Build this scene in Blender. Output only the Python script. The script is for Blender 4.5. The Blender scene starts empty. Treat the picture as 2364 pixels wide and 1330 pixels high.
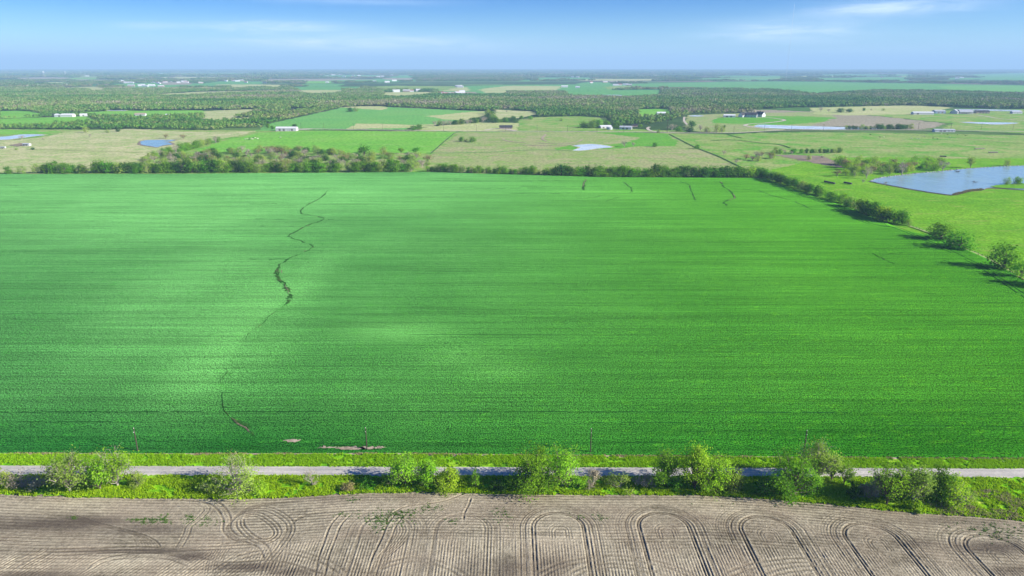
import bpy, bmesh, math, random
import numpy as np
from mathutils import Vector, Matrix
from mathutils.geometry import tessellate_polygon

SC = bpy.context.scene
COL = SC.collection
R = math.radians
# ------------------------------------------------------------------ camera
H = 120.0                      # drone height
F = 1597.0                     # focal length in photo pixels (photo 2364 x 1330)
PITCH = R(17.74)
cp, sp = math.cos(PITCH), math.sin(PITCH)
cam_d = bpy.data.cameras.new('camera')
cam = bpy.data.objects.new('camera', cam_d)
COL.objects.link(cam)
cam.location = (0, 0, H)
cam.rotation_euler = (R(90) - PITCH, 0, 0)
cam_d.sensor_width = 36
cam_d.lens = 36 * F / 2364
cam_d.clip_start = 0.5
cam_d.clip_end = 120000
SC.camera = cam
# ------------------------------------------------------------------ light
SUN_EL, SUN_AZ = R(25), R(-16)          # azimuth measured from +X towards +Y
sdir = Vector((math.cos(SUN_EL) * math.cos(SUN_AZ), math.cos(SUN_EL) * math.sin(SUN_AZ), math.sin(SUN_EL)))
sl = bpy.data.lights.new('sun', 'SUN')
sl.energy = 5.0
sl.angle = R(0.5)
sl.color = (1.0, 0.935, 0.82)
sun = bpy.data.objects.new('sun', sl)
COL.objects.link(sun)
sun.rotation_euler = sdir.to_track_quat('Z', 'Y').to_euler()
SC.view_settings.view_transform = 'Standard'
SC.view_settings.look = 'None'
SC.view_settings.exposure = 1.25
SC.view_settings.gamma = 1
HAZE_DENSITY = 0.78e-4
HAZE_COLOR = (0.43, 0.70, 1.0)
SKY_STRENGTH = 0.09
SKY_TINT = (0.03, 0.25, 0.66)
SKY_TINT_LOW = (0.46, 0.70, 0.92)

def gp(px, py, z=0.0):
    """photo pixel -> point on the ground plane z"""
    u = (px - 1182) / F
    v = (665 - py) / F
    dy = cp + v * sp
    dz = -sp + v * cp
    t = (H - z) / -dz
    return (u * t, dy * t)

def depth_of(Y, z=0.0):
    return Y * cp + (H - z) * sp

def height_to(Y, py):
    """height of a thing at distance Y whose top shows at photo row py"""
    v = (665 - py) / F
    return H + Y * (-sp + v * cp) / (cp + v * sp)

def dir_of(px, py):
    u = (px - 1182) / F
    v = (665 - py) / F
    d = Vector((u, cp + v * sp, -sp + v * cp)).normalized()
    return math.atan2(d.x, d.y), math.asin(d.z)

# ------------------------------------------------------------------ node helpers
class NT:
    def __init__(s, tree):
        s.t = tree
    def n(s, typ, **kw):
        nd = s.t.nodes.new(typ)
        for k, v in kw.items():
            setattr(nd, k, v)
        return nd
    def inp(s, nd, key, val):
        sock = nd.inputs[key]
        if hasattr(val, 'is_output'):
            s.t.links.new(val, sock)
        else:
            if isinstance(val, (tuple, list)) and len(val) == 3 and sock.type == 'RGBA':
                val = (*val, 1)
            sock.default_value = val
    def math(s, op, a, b=None, c=None, clamp=False):
        nd = s.n('ShaderNodeMath', operation=op, use_clamp=clamp)
        for i, x in enumerate((a, b, c)):
            if x is not None:
                s.inp(nd, i, x)
        return nd.outputs[0]
    def mix(s, fac, a, b, blend='MIX'):
        nd = s.n('ShaderNodeMix', data_type='RGBA', blend_type=blend)
        s.inp(nd, 0, fac)
        s.inp(nd, 6, a)
        s.inp(nd, 7, b)
        return nd.outputs[2]
    def ramp(s, fac, stops):
        nd = s.n('ShaderNodeValToRGB')
        e = nd.color_ramp.elements
        while len(e) < len(stops):
            e.new(0.5)
        for k, (p, c) in enumerate(stops):
            e[k].position = p
            e[k].color = (*c, 1) if len(c) == 3 else c
        s.inp(nd, 0, fac)
        return nd.outputs[0]
    def noise(s, vec, scale, detail=2.0, rough=0.5, dist=0.0):
        nd = s.n('ShaderNodeTexNoise')
        s.inp(nd, 'Vector', vec)
        s.inp(nd, 'Scale', scale)
        s.inp(nd, 'Detail', detail)
        s.inp(nd, 'Roughness', rough)
        s.inp(nd, 'Distortion', dist)
        return nd.outputs[0]
    def mapping(s, vec, scale=(1, 1, 1), rot=(0, 0, 0), loc=(0, 0, 0)):
        nd = s.n('ShaderNodeMapping')
        s.inp(nd, 'Vector', vec)
        s.inp(nd, 'Scale', scale)
        s.inp(nd, 'Rotation', rot)
        s.inp(nd, 'Location', loc)
        return nd.outputs[0]
    def rng(s, x, a, b, c=0.0, d=1.0):
        nd = s.n('ShaderNodeMapRange', interpolation_type='SMOOTHSTEP')
        s.inp(nd, 0, x); s.inp(nd, 1, a); s.inp(nd, 2, b); s.inp(nd, 3, c); s.inp(nd, 4, d)
        return nd.outputs[0]

def new_mat(name):
    m = bpy.data.materials.new(name)
    m.use_nodes = True
    m.node_tree.nodes.clear()
    k = NT(m.node_tree)
    out = k.n('ShaderNodeOutputMaterial')
    p = k.n('ShaderNodeBsdfPrincipled')
    k.t.links.new(p.outputs[0], out.inputs[0])
    return m, k, p, out

def bump(k, p, height, dist, strength=1.0):
    b = k.n('ShaderNodeBump')
    k.inp(b, 'Height', height)
    k.inp(b, 'Distance', dist)
    k.inp(b, 'Strength', strength)
    k.t.links.new(b.outputs[0], p.inputs['Normal'])

# ------------------------------------------------------------------ sky
world = bpy.data.worlds.new('World')
SC.world = world
world.use_nodes = True
wt = world.node_tree
wt.nodes.clear()
k = NT(wt)
wout = k.n('ShaderNodeOutputWorld')
bg = k.n('ShaderNodeBackground')
wt.links.new(bg.outputs[0], wout.inputs[0])
sky = k.n('ShaderNodeTexSky', sky_type='NISHITA')
sky.sun_disc = False
sky.sun_elevation = SUN_EL
sky.sun_rotation = R(90) - SUN_AZ
sky.altitude = 120
sky.air_density = 1.0
sky.dust_density = 0.2
sky.ozone_density = 2.5
tc = k.n('ShaderNodeTexCoord')
sep = k.n('ShaderNodeSeparateXYZ')
wt.links.new(tc.outputs['Generated'], sep.inputs[0])
az = k.math('ARCTAN2', sep.outputs[0], sep.outputs[1])
el = k.math('ARCSINE', sep.outputs[2])
tint = k.mix(k.rng(el, 0.0, 0.10), SKY_TINT_LOW, SKY_TINT)
skyc = k.mix(1.0, sky.outputs[0], tint, 'MULTIPLY')
cv = k.n('ShaderNodeCombineXYZ')
k.inp(cv, 0, az); k.inp(cv, 1, el)
streak = k.noise(k.mapping(cv.outputs[0], scale=(9, 75, 1), rot=(0, 0, R(2))), 1.0, 5, 0.62, 0.7)
streak = k.rng(streak, 0.34, 0.66)
total = None
for (cx, cy, wx, wy, amp) in [(640, 63, 150, 13, .75), (870, 100, 240, 17, .85), (640, 98, 130, 8, .4), (2060, 20, 190, 17, .75),
                              (1750, 72, 120, 20, .7), (1900, 75, 150, 25, .4), (60, 118, 120, 8, .3), (1000, 120, 260, 9, .35),
                              (340, 60, 80, 9, .22), (1320, 150, 200, 9, .25), (480, 122, 150, 9, .22), (1980, 118, 180, 7, .2), (820, 4, 200, 8, .2)]:
    a0, e0 = dir_of(cx, cy)
    a1, _ = dir_of(cx + wx, cy)
    _, e1 = dir_of(cx, cy - wy)
    da = k.math('DIVIDE', k.math('SUBTRACT', az, a0), a1 - a0)
    de = k.math('DIVIDE', k.math('SUBTRACT', el, e0), e1 - e0)
    g = k.math('MULTIPLY', k.math('EXPONENT', k.math('MULTIPLY', k.math('ADD', k.math('MULTIPLY', da, da), k.math('MULTIPLY', de, de)), -1.0)), amp)
    total = g if total is None else k.math('ADD', total, g)
cm = k.math('MULTIPLY', total, k.math('ADD', k.math('MULTIPLY', streak, 0.85), 0.40), clamp=True)
cm = k.math('MULTIPLY', cm, .78)
skyc = k.mix(cm, skyc, (6.2, 6.8, 7.4))
k.inp(bg, 'Color', skyc)
k.inp(bg, 'Strength', SKY_STRENGTH)

# ------------------------------------------------------------------ generic helpers
RNG = np.random.default_rng(7)
random.seed(11)

def vnoise(x, y, scale, seed):
    """smooth value noise in 0..1"""
    r = np.random.default_rng(seed)
    n = 256
    g = r.random((n, n))
    fx, fy = x / scale + 1000.0, y / scale + 1000.0
    ix, iy = np.floor(fx).astype(int), np.floor(fy).astype(int)
    tx, ty = fx - ix, fy - iy
    tx, ty = tx * tx * (3 - 2 * tx), ty * ty * (3 - 2 * ty)
    a, b = g[ix % n, iy % n], g[(ix + 1) % n, iy % n]
    c, d = g[ix % n, (iy + 1) % n], g[(ix + 1) % n, (iy + 1) % n]
    return (a * (1 - tx) + b * tx) * (1 - ty) + (c * (1 - tx) + d * tx) * ty

def fbm(x, y, scale, seed, n=4):
    s, a, t = 0, 1.0, 0
    for i in range(n):
        s = s + a * vnoise(x, y, scale / 2 ** i, seed + i)
        t += a
        a *= .55
    return s / t

def inside(px, py, poly):
    """vectorised point in polygon"""
    px, py = np.asarray(px), np.asarray(py)
    res = np.zeros(px.shape, bool)
    n = len(poly)
    for i in range(n):
        x0, y0 = poly[i]
        x1, y1 = poly[(i + 1) % n]
        if y0 == y1:
            continue
        c = ((y0 > py) != (y1 > py)) & (px < (x1 - x0) * (py - y0) / (y1 - y0) + x0)
        res ^= c
    return res

def mesh_np(name, verts, faces, mats=None, smooth=False, midx=None):
    """verts (N,3); faces: (M,k) array or list of such arrays"""
    me = bpy.data.meshes.new(name)
    verts = np.asarray(verts, np.float32)
    if not isinstance(faces, list):
        faces = [faces]
    faces = [np.asarray(f, np.int32) for f in faces if len(f)]
    tot = np.concatenate([np.full(len(f), f.shape[1], np.int32) for f in faces])
    idx = np.concatenate([f.ravel() for f in faces])
    start = np.concatenate([[0], np.cumsum(tot)[:-1]]).astype(np.int32)
    me.vertices.add(len(verts))
    me.vertices.foreach_set('co', verts.ravel())
    me.loops.add(len(idx))
    me.loops.foreach_set('vertex_index', idx)
    me.polygons.add(len(tot))
    me.polygons.foreach_set('loop_start', start)
    me.polygons.foreach_set('loop_total', tot)
    if midx is not None:
        me.polygons.foreach_set('material_index', np.asarray(midx, np.int32))
    me.polygons.foreach_set('use_smooth', np.full(len(tot), bool(smooth)))
    me.update(calc_edges=True)
    for m in (mats or []):
        me.materials.append(m)
    return me

def attr_f(me, name, vals, domain='POINT'):
    a = me.attributes.new(name, 'FLOAT', domain)
    a.data.foreach_set('value', np.asarray(vals, np.float32))

def link(name, me, parent=None, loc=None, rotz=0.0, scale=None):
    o = bpy.data.objects.new(name, me)
    COL.objects.link(o)
    if parent is not None:
        o.parent = parent
    if loc is not None:
        o.location = loc
    if rotz:
        o.rotation_euler = (0, 0, rotz)
    if scale is not None:
        o.scale = scale
    return o

def tag(o, label=None, cat=None, group=None, kind=None):
    if label: o['label'] = label
    if cat: o['category'] = cat
    if group: o['group'] = group
    if kind: o['kind'] = kind
    return o

def thing(name, label, cat, loc, rotz=0.0, group=None):
    o = bpy.data.objects.new(name, None)
    COL.objects.link(o)
    o.empty_display_size = 0.5
    o.location = loc
    o.rotation_euler = (0, 0, rotz)
    return tag(o, label, cat, group)

def structure(name, me):
    return tag(link(name, me), kind='structure')

def smooth_poly(pts, step, jit, seed=0, close=True):
    """resample a world polyline and roughen it"""
    r = np.random.default_rng(seed)
    out = []
    n = len(pts)
    for i in range(n if close else n - 1):
        a, b = np.array(pts[i]), np.array(pts[(i + 1) % n])
        m = max(1, int(np.linalg.norm(b - a) / step))
        for j in range(m):
            p = a + (b - a) * j / m
            q = r.normal(0, jit, 2)
            out.append((p[0] + q[0], p[1] + q[1]))
    if not close:
        out.append(tuple(pts[-1]))
    return out

def spline(pts, n=8):
    """Catmull-Rom through points"""
    P = [np.array(p, float) for p in pts]
    P = [2 * P[0] - P[1]] + P + [2 * P[-1] - P[-2]]
    out = []
    for i in range(1, len(P) - 2):
        a, b, c, d = P[i - 1], P[i], P[i + 1], P[i + 2]
        for j in range(n):
            t = j / n
            out.append(0.5 * ((2 * b) + (c - a) * t + (2 * a - 5 * b + 4 * c - d) * t * t + (3 * b - a - 3 * c + d) * t ** 3))
    out.append(P[-2])
    return np.array(out)

def sheet(name, poly, z, mat, kind='structure'):
    tris = tessellate_polygon([[Vector((x, y, 0)) for x, y in poly]])
    v = [(x, y, z) for x, y in poly]
    f = []
    for t in tris:
        a, b, c = (v[i] for i in t)
        if (b[0] - a[0]) * (c[1] - a[1]) - (b[1] - a[1]) * (c[0] - a[0]) < 0:
            t = (t[0], t[2], t[1])
        f.append(t)
    return tag(link(name, mesh_np(name, v, np.array(f), [mat])), kind=kind)

def pxs(*pts):
    return [gp(x, y) for x, y in pts]

# ------------------------------------------------------------------ materials
def field_mat(name, c1, c2, c3, big=90.0, fine=3.0, bh=0.25, streak=0.0, c4=None, rot=0.0, spot=0.5):
    m, k, p, _ = new_mat(name)
    pos = k.n('ShaderNodeNewGeometry').outputs['Position']
    n1 = k.noise(pos, 1 / big, 4, .6, .4)
    n2 = k.noise(pos, 1 / fine, 3, .65)
    n3 = k.noise(k.mapping(pos, scale=(.25, 1, 1), rot=(0, 0, rot)), 1 / (fine * 4), 3, .6, .5)
    c = k.mix(k.rng(n1, .34, .66), c1, c2)
    c = k.mix(k.rng(n3, .55 - .1 * spot, .75), c, c3)
    if c4:
        n4 = k.noise(pos, 1 / (big * .33), 4, .65, .8)
        c = k.mix(k.rng(n4, .47, .62), c, c4)
    v = k.rng(n2, .25, .75, .62, 1.3)
    c = k.mix(1.0, c, k.mix(0.0, v, v), 'MULTIPLY')
    k.inp(p, 'Base Color', c)
    k.inp(p, 'Roughness', .9)
    k.inp(p, 'Specular IOR Level', .0)
    bump(k, p, k.math('ADD', n2, n3), bh)
    return m

def plain_mat(name, c, rough=.7, var=.15, scale=.5, metal=0.0, spec=.3):
    m, k, p, _ = new_mat(name)
    tcn = k.n('ShaderNodeTexCoord').outputs['Object']
    n = k.noise(tcn, scale, 4, .6)
    v = k.rng(n, .2, .8, 1 - var, 1 + var)
    k.inp(p, 'Base Color', k.mix(1.0, c, v, 'MULTIPLY'))
    k.inp(p, 'Roughness', rough)
    k.inp(p, 'Metallic', metal)
    k.inp(p, 'Specular IOR Level', spec)
    return m

def leaf_mat(name, dark, light, trans=.48, var=.35):
    m, k, p, out = new_mat(name)
    isl = k.n('ShaderNodeNewGeometry').outputs['Random Per Island']
    obr = k.n('ShaderNodeObjectInfo').outputs['Random']
    at = k.n('ShaderNodeAttribute', attribute_name='tone').outputs['Fac']
    fac = k.math('ADD', k.math('MULTIPLY', isl, .55), k.math('MULTIPLY', at, .45))
    c = k.mix(fac, dark, light)
    v = k.math('ADD', k.math('MULTIPLY', obr, var), 1 - var / 2)
    c = k.mix(1.0, c, v, 'MULTIPLY')
    hs = k.n('ShaderNodeHueSaturation')
    k.inp(hs, 'Hue', k.math('ADD', k.math('MULTIPLY', k.math('FRACT', k.math('MULTIPLY', obr, 7.31)), .035), .483))
    k.inp(hs, 'Color', c)
    c = hs.outputs[0]
    k.inp(p, 'Base Color', c)
    k.inp(p, 'Roughness', .65)
    k.inp(p, 'Specular IOR Level', .0)
    tr = k.n('ShaderNodeBsdfTranslucent')
    k.inp(tr, 'Color', c)
    ms = k.n('ShaderNodeMixShader')
    k.inp(ms, 0, trans)
    k.t.links.new(p.outputs[0], ms.inputs[1])
    k.t.links.new(tr.outputs[0], ms.inputs[2])
    k.t.links.new(ms.outputs[0], out.inputs[0])
    return m

M = {}
M['lush'] = leaf_mat('leaf_lush', (.070, .230, .012), (.220, .450, .030))
M['dark'] = leaf_mat('leaf_dark', (.036, .120, .014), (.100, .240, .030))
M['olive'] = leaf_mat('leaf_olive', (.170, .300, .028), (.390, .530, .090))
M['yellow'] = leaf_mat('leaf_yellow', (.150, .350, .010), (.400, .620, .045))
M['grey'] = leaf_mat('twig_grey', (.220, .200, .125), (.400, .360, .240), .2)
M['tan'] = leaf_mat('leaf_tan', (.240, .200, .080), (.400, .350, .150))
M['bark'] = plain_mat('bark', (.16, .13, .10), .9, .35, 3)
M['barkpale'] = plain_mat('bark_pale', (.34, .30, .25), .9, .3, 3)
M['barkdark'] = plain_mat('bark_dark', (.07, .055, .045), .9, .3, 3)

# forest canopy: one colour choice per crown, stored on the faces
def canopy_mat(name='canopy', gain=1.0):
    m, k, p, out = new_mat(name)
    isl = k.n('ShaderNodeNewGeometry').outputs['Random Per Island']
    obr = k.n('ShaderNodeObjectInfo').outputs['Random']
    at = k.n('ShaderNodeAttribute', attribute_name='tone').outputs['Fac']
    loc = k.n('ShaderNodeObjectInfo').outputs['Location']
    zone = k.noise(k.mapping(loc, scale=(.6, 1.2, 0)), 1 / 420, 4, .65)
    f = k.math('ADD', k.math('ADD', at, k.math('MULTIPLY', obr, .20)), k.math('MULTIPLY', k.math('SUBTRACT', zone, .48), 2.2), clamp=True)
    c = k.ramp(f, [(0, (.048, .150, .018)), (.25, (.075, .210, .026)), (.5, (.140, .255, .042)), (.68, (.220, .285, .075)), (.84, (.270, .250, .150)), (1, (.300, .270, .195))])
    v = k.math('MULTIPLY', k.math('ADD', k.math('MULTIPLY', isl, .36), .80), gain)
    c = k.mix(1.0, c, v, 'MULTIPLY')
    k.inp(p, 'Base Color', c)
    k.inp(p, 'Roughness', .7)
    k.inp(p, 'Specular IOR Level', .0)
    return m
M['canopy'] = canopy_mat()
M['canopy_far_dark'] = canopy_mat('canopy_far_dark', .82)  # darker copy for the far woods; the dim horizon tone put into leaf colour

# ground far away: patchwork of fields, seen through miles of air
def ground_mat():
    m, k, p, _ = new_mat('ground')
    pos = k.n('ShaderNodeNewGeometry').outputs['Position']
    warp = k.mapping(pos, scale=(1 / 900, 1 / 1300, 0), rot=(0, 0, R(4)))
    vo = k.n('ShaderNodeTexVoronoi', feature='F1', distance='CHEBYCHEV')
    k.inp(vo, 'Vector', warp)
    k.inp(vo, 'Scale', 1.0)
    sepc = k.n('ShaderNodeSeparateColor')
    k.t.links.new(vo.outputs['Color'], sepc.inputs[0])
    c = k.ramp(sepc.outputs[0], [(0, (.070, .165, .035)), (.22, (.110, .200, .050)), (.45, (.150, .200, .075)), (.6, (.060, .180, .045)), (.78, (.240, .215, .120)), (.9, (.200, .160, .110)), (1, (.085, .150, .045))])
    c.node.color_ramp.interpolation = 'CONSTANT'
    n = k.noise(pos, 1 / 60, 5, .65, .5)
    wood = k.rng(k.noise(k.mapping(pos, scale=(1, 1.8, 1)), 1 / 2200, 4, .6, .6), .46, .54)
    far = k.rng(k.math('MULTIPLY', k.n('ShaderNodeVectorMath', operation='LENGTH').outputs['Value'], 1), 0, 1)
    c = k.mix(wood, c, (.045, .090, .026))
    c = k.mix(1.0, c, k.rng(n, .2, .8, .7, 1.3), 'MULTIPLY')
    k.inp(p, 'Base Color', c)
    k.inp(p, 'Roughness', .95)
    k.inp(p, 'Specular IOR Level', .0)
    return m
M['ground'] = ground_mat()
M['forestfloor'] = field_mat('forest_floor', (.060, .085, .030), (.090, .100, .045), (.130, .125, .080), 60, 5, .4)
M['pasture_bright'] = field_mat('pasture_bright', (0.098, 0.293, 0.014), (0.172, 0.380, 0.025), (0.230, 0.333, 0.057), 60, 2.2, .22, c4=(0.132, 0.322, 0.017))
M['pasture'] = field_mat('pasture', (0.189, 0.317, 0.062), (0.283, 0.347, 0.111), (0.392, 0.371, 0.187), 110, 4, .5, c4=(0.131, 0.324, 0.042))
M['pasture_tan'] = field_mat('pasture_tan', (0.363, 0.392, 0.179), (0.484, 0.468, 0.252), (0.264, 0.363, 0.110), 70, 4, .5, c4=(0.297, 0.392, 0.131))
M['pasture_mix'] = field_mat('pasture_mix', (0.275, 0.333, 0.121), (0.330, 0.333, 0.163), (0.198, 0.304, 0.079), 80, 4, .55, c4=(0.220, 0.339, 0.084))
M['green_field'] = field_mat('green_field', (0.138, 0.386, 0.042), (0.182, 0.425, 0.053), (0.218, 0.409, 0.083), 160, 6, .2)
M['green_hill'] = field_mat('green_hill', (0.123, 0.356, 0.077), (0.153, 0.378, 0.083), (0.174, 0.347, 0.097), 200, 6, .2)
M['straw'] = field_mat('straw_field', (0.436, 0.448, 0.208), (0.334, 0.409, 0.146), (0.480, 0.463, 0.250), 120, 6, .3)
M['brown_field'] = field_mat('brown_field', (.290, .265, .180), (.320, .290, .210), (.250, .260, .150), 120, 5, .3)
M['far_green'] = field_mat('far_green', (0.101, 0.317, 0.083), (0.123, 0.332, 0.083), (0.145, 0.309, 0.090), 300, 20, .2)
M['lawn'] = field_mat('lawn', (0.092, 0.317, 0.026), (0.132, 0.343, 0.037), (0.158, 0.330, 0.053), 70, 4, .15)
M['mud'] = field_mat('mud', (0.220, 0.180, 0.140), (0.280, 0.230, 0.170), (0.150, 0.140, 0.090), 15, 1.2, .2)
M['bare'] = field_mat('bare_soil', (0.330, 0.270, 0.200), (0.400, 0.335, 0.250), (0.220, 0.190, 0.120), 12, 1.0, .15)
M['gravel'] = field_mat('gravel_drive', (0.520, 0.470, 0.390), (0.470, 0.420, 0.340), (0.400, 0.360, 0.280), 20, 2, .05)
M['verge'] = field_mat('verge_ground', (.150, .410, .008), (.230, .470, .014), (.340, .440, .055), 14, .8, .25, c4=(.110, .330, .010))
M['soil_flat'] = field_mat('soil_flat', (0.243, 0.203, 0.158), (0.207, 0.171, 0.131), (0.279, 0.234, 0.189), 30, 1.2, .2)

def wheat_mat():
    m, k, p, _ = new_mat('wheat_crop')
    pos = k.n('ShaderNodeNewGeometry').outputs['Position']
    pale = k.n('ShaderNodeAttribute', attribute_name='pale').outputs['Fac']
    side = k.n('ShaderNodeAttribute', attribute_name='side').outputs['Fac']
    tuft = k.noise(k.mapping(pos, scale=(1.0, .70, 1)), 2.1, 2, .7)
    clump = k.noise(k.mapping(pos, scale=(.55, 1, 1)), .28, 3, .6)
    row = k.noise(k.mapping(pos, scale=(.012, .75, 1), rot=(0, 0, R(-.6))), 1.0, 3, .65)
    row2 = k.noise(k.mapping(pos, scale=(.006, .11, 1), rot=(0, 0, R(-.6))), 1.0, 4, .7, .3)
    big = k.noise(pos, 1 / 120, 4, .55, .3)
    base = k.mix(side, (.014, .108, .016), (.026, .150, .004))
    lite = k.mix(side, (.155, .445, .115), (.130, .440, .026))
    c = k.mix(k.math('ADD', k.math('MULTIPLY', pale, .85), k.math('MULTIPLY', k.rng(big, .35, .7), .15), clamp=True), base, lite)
    c = k.mix(k.rng(clump, .52, .74, 0, .35), c, k.mix(side, (.04, .27, .026), (.13, .39, .008)))
    v = k.math('MULTIPLY', k.rng(tuft, .34, .65, .26, 1.70), k.rng(row, .30, .68, .79, 1.18))  # small shade between tufts and bright tips put into the colour
    v = k.math('MULTIPLY', v, k.rng(row2, .30, .70, .86, 1.12))
    c = k.mix(1.0, c, v, 'MULTIPLY')
    dk = k.noise(k.mapping(pos, scale=(.010, .60, 1), rot=(0, 0, R(-.5)), loc=(31, 7, 0)), 1.0, 2, .5)
    c = k.mix(k.rng(dk, .70, .76, 0, .6), c, (.010, .060, .012))
    k.inp(p, 'Base Color', c)
    k.inp(p, 'Roughness', .62)
    k.inp(p, 'Specular IOR Level', .0)
    bump(k, p, k.math('ADD', k.math('MULTIPLY', tuft, .6), k.math('ADD', k.math('MULTIPLY', row, .25), k.math('MULTIPLY', clump, .5))), .8, .8)
    return m
M['wheat'] = wheat_mat()

def soil_mat():
    m, k, p, _ = new_mat('ploughed_soil')
    pos = k.n('ShaderNodeNewGeometry').outputs['Position']
    dry = k.n('ShaderNodeAttribute', attribute_name='dry').outputs['Fac']
    wet = k.n('ShaderNodeAttribute', attribute_name='wet').outputs['Fac']
    n = k.noise(pos, 2.2, 4, .7)
    n2 = k.noise(pos, 1 / 18, 4, .6, .5)
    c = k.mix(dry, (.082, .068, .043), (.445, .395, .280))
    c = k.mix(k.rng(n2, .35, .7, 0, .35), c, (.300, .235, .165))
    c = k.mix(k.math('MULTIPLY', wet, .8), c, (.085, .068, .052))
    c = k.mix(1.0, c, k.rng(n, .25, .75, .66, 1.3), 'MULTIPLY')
    k.inp(p, 'Base Color', c)
    k.inp(p, 'Roughness', .95)
    k.inp(p, 'Specular IOR Level', .0)
    bump(k, p, n, .16)
    return m
M['soil'] = soil_mat()

def road_mat():
    m, k, p, _ = new_mat('road_surface')
    pos = k.n('ShaderNodeNewGeometry').outputs['Position']
    across = k.n('ShaderNodeAttribute', attribute_name='across').outputs['Fac']
    n = k.noise(pos, 1.4, 4, .7)
    s = k.noise(k.mapping(pos, scale=(.02, .9, 1)), 1.0, 3, .6)
    n3 = k.noise(pos, 1 / 14, 3, .6, .6)
    c = k.mix(k.rng(n3, .35, .65), (.42, .395, .345), (.50, .47, .41))
    c = k.mix(k.rng(s, .48, .68, 0, .55), c, (.25, .24, .24))
    wt_ = k.math('ABSOLUTE', k.math('SUBTRACT', k.math('ABSOLUTE', across), .42))
    c = k.mix(k.rng(wt_, .0, .16, .38, 0), c, (.22, .215, .22))
    c = k.mix(1.0, c, k.rng(n, .25, .75, .85, 1.14), 'MULTIPLY')
    k.inp(p, 'Base Color', c)
    k.inp(p, 'Roughness', .85)
    k.inp(p, 'Specular IOR Level', .2)
    bump(k, p, n, .03)
    return m
M['road'] = road_mat()

def water_mat(name, c, rough=.06, wave=.35):
    m, k, p, _ = new_mat(name)
    pos = k.n('ShaderNodeNewGeometry').outputs['Position']
    n = k.noise(k.mapping(pos, scale=(1, 2.2, 1), rot=(0, 0, R(12))), .45, 4, .6)
    big = k.noise(pos, 1 / 40, 3, .6, .6)
    k.inp(p, 'Base Color', c)
    k.inp(p, 'Roughness', k.rng(big, .3, .7, rough * .6, rough * 2.6))
    k.inp(p, 'IOR', 1.33)
    k.inp(p, 'Specular IOR Level', .9)
    bump(k, p, n, wave, .35)
    return m
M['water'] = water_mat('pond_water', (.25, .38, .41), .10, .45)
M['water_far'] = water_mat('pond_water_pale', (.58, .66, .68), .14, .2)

# ------------------------------------------------------------------ ground sheet
gv, gf = [(0, 0, -.6)], []
NG = 96
for r_ in (300, 1500, 4000, 9000, 18000, 30000, 45000):
    for i in range(NG):
        a = 2 * math.pi * i / NG
        gv.append((r_ * math.cos(a), r_ * math.sin(a), -.6))
tri = np.array([(0, 1 + i, 1 + (i + 1) % NG) for i in range(NG)])
quads = []
for j in range(6):
    for i in range(NG):
        a, b = 1 + j * NG + i, 1 + j * NG + (i + 1) % NG
        quads.append((a, a + NG, b + NG, b))
structure('ground', mesh_np('ground', gv, [tri, np.array(quads)], [M['ground']]))

# ------------------------------------------------------------------ road, verges
ROAD_N = [gp(x, y) for x, y in ((0, 1074), (2364, 1081))]
ROAD_S = [gp(x, y) for x, y in ((0, 1098.5), (2364, 1104.5))]
def lin(P, x):
    (x0, y0), (x1, y1) = P
    return y0 + (y1 - y0) * (np.asarray(x) - x0) / (x1 - x0)
EDGE = np.array(pxs((-900, 1130), (-300, 1138), (0, 1140), (200, 1148), (380, 1150), (560, 1151), (640, 1149), (720, 1145), (820, 1138), (950, 1136), (1060, 1137),
                    (1200, 1141), (1400, 1142), (1600, 1142), (1760, 1150), (1850, 1158), (1950, 1167), (2050, 1178), (2150, 1186), (2250, 1192),
                    (2364, 1203), (2600, 1232), (3200, 1300)))
def y_edge(x):
    return np.interp(x, EDGE[:, 0], EDGE[:, 1])
WN = np.array(pxs((-900, 1043), (0, 1046), (500, 1047), (900, 1046), (1400, 1051), (1900, 1055), (2364, 1058), (3200, 1062)))   # near edge of the wheat
def y_wheat(x):
    return np.interp(x, WN[:, 0], WN[:, 1])

XR = np.arange(-1200, 1201, 3.0)
v, f, acr = [], [], []
crown = [(-1.0, -.02), (-.93, .02), (-.5, .07), (0, .11), (.5, .07), (.93, .02), (1.0, -.02)]
for i, x in enumerate(XR):
    ys, yn = float(lin(ROAD_S, x)), float(lin(ROAD_N, x))
    jn, js = np.random.default_rng(i).normal(0, .10, 2)
    for t, z in crown:
        y = (ys + yn) / 2 + t * (yn - ys) / 2 + (jn if t > .9 else js if t < -.9 else 0)
        v.append((x, y, z))
        acr.append(t)
nc = len(crown)
for i in range(len(XR) - 1):
    for j in range(nc - 1):
        a = i * nc + j
        f.append((a, a + nc, a + nc + 1, a + 1))
me = mesh_np('road', v, np.array(f), [M['road']], True)
attr_f(me, 'across', acr)
structure('road', me)

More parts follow.
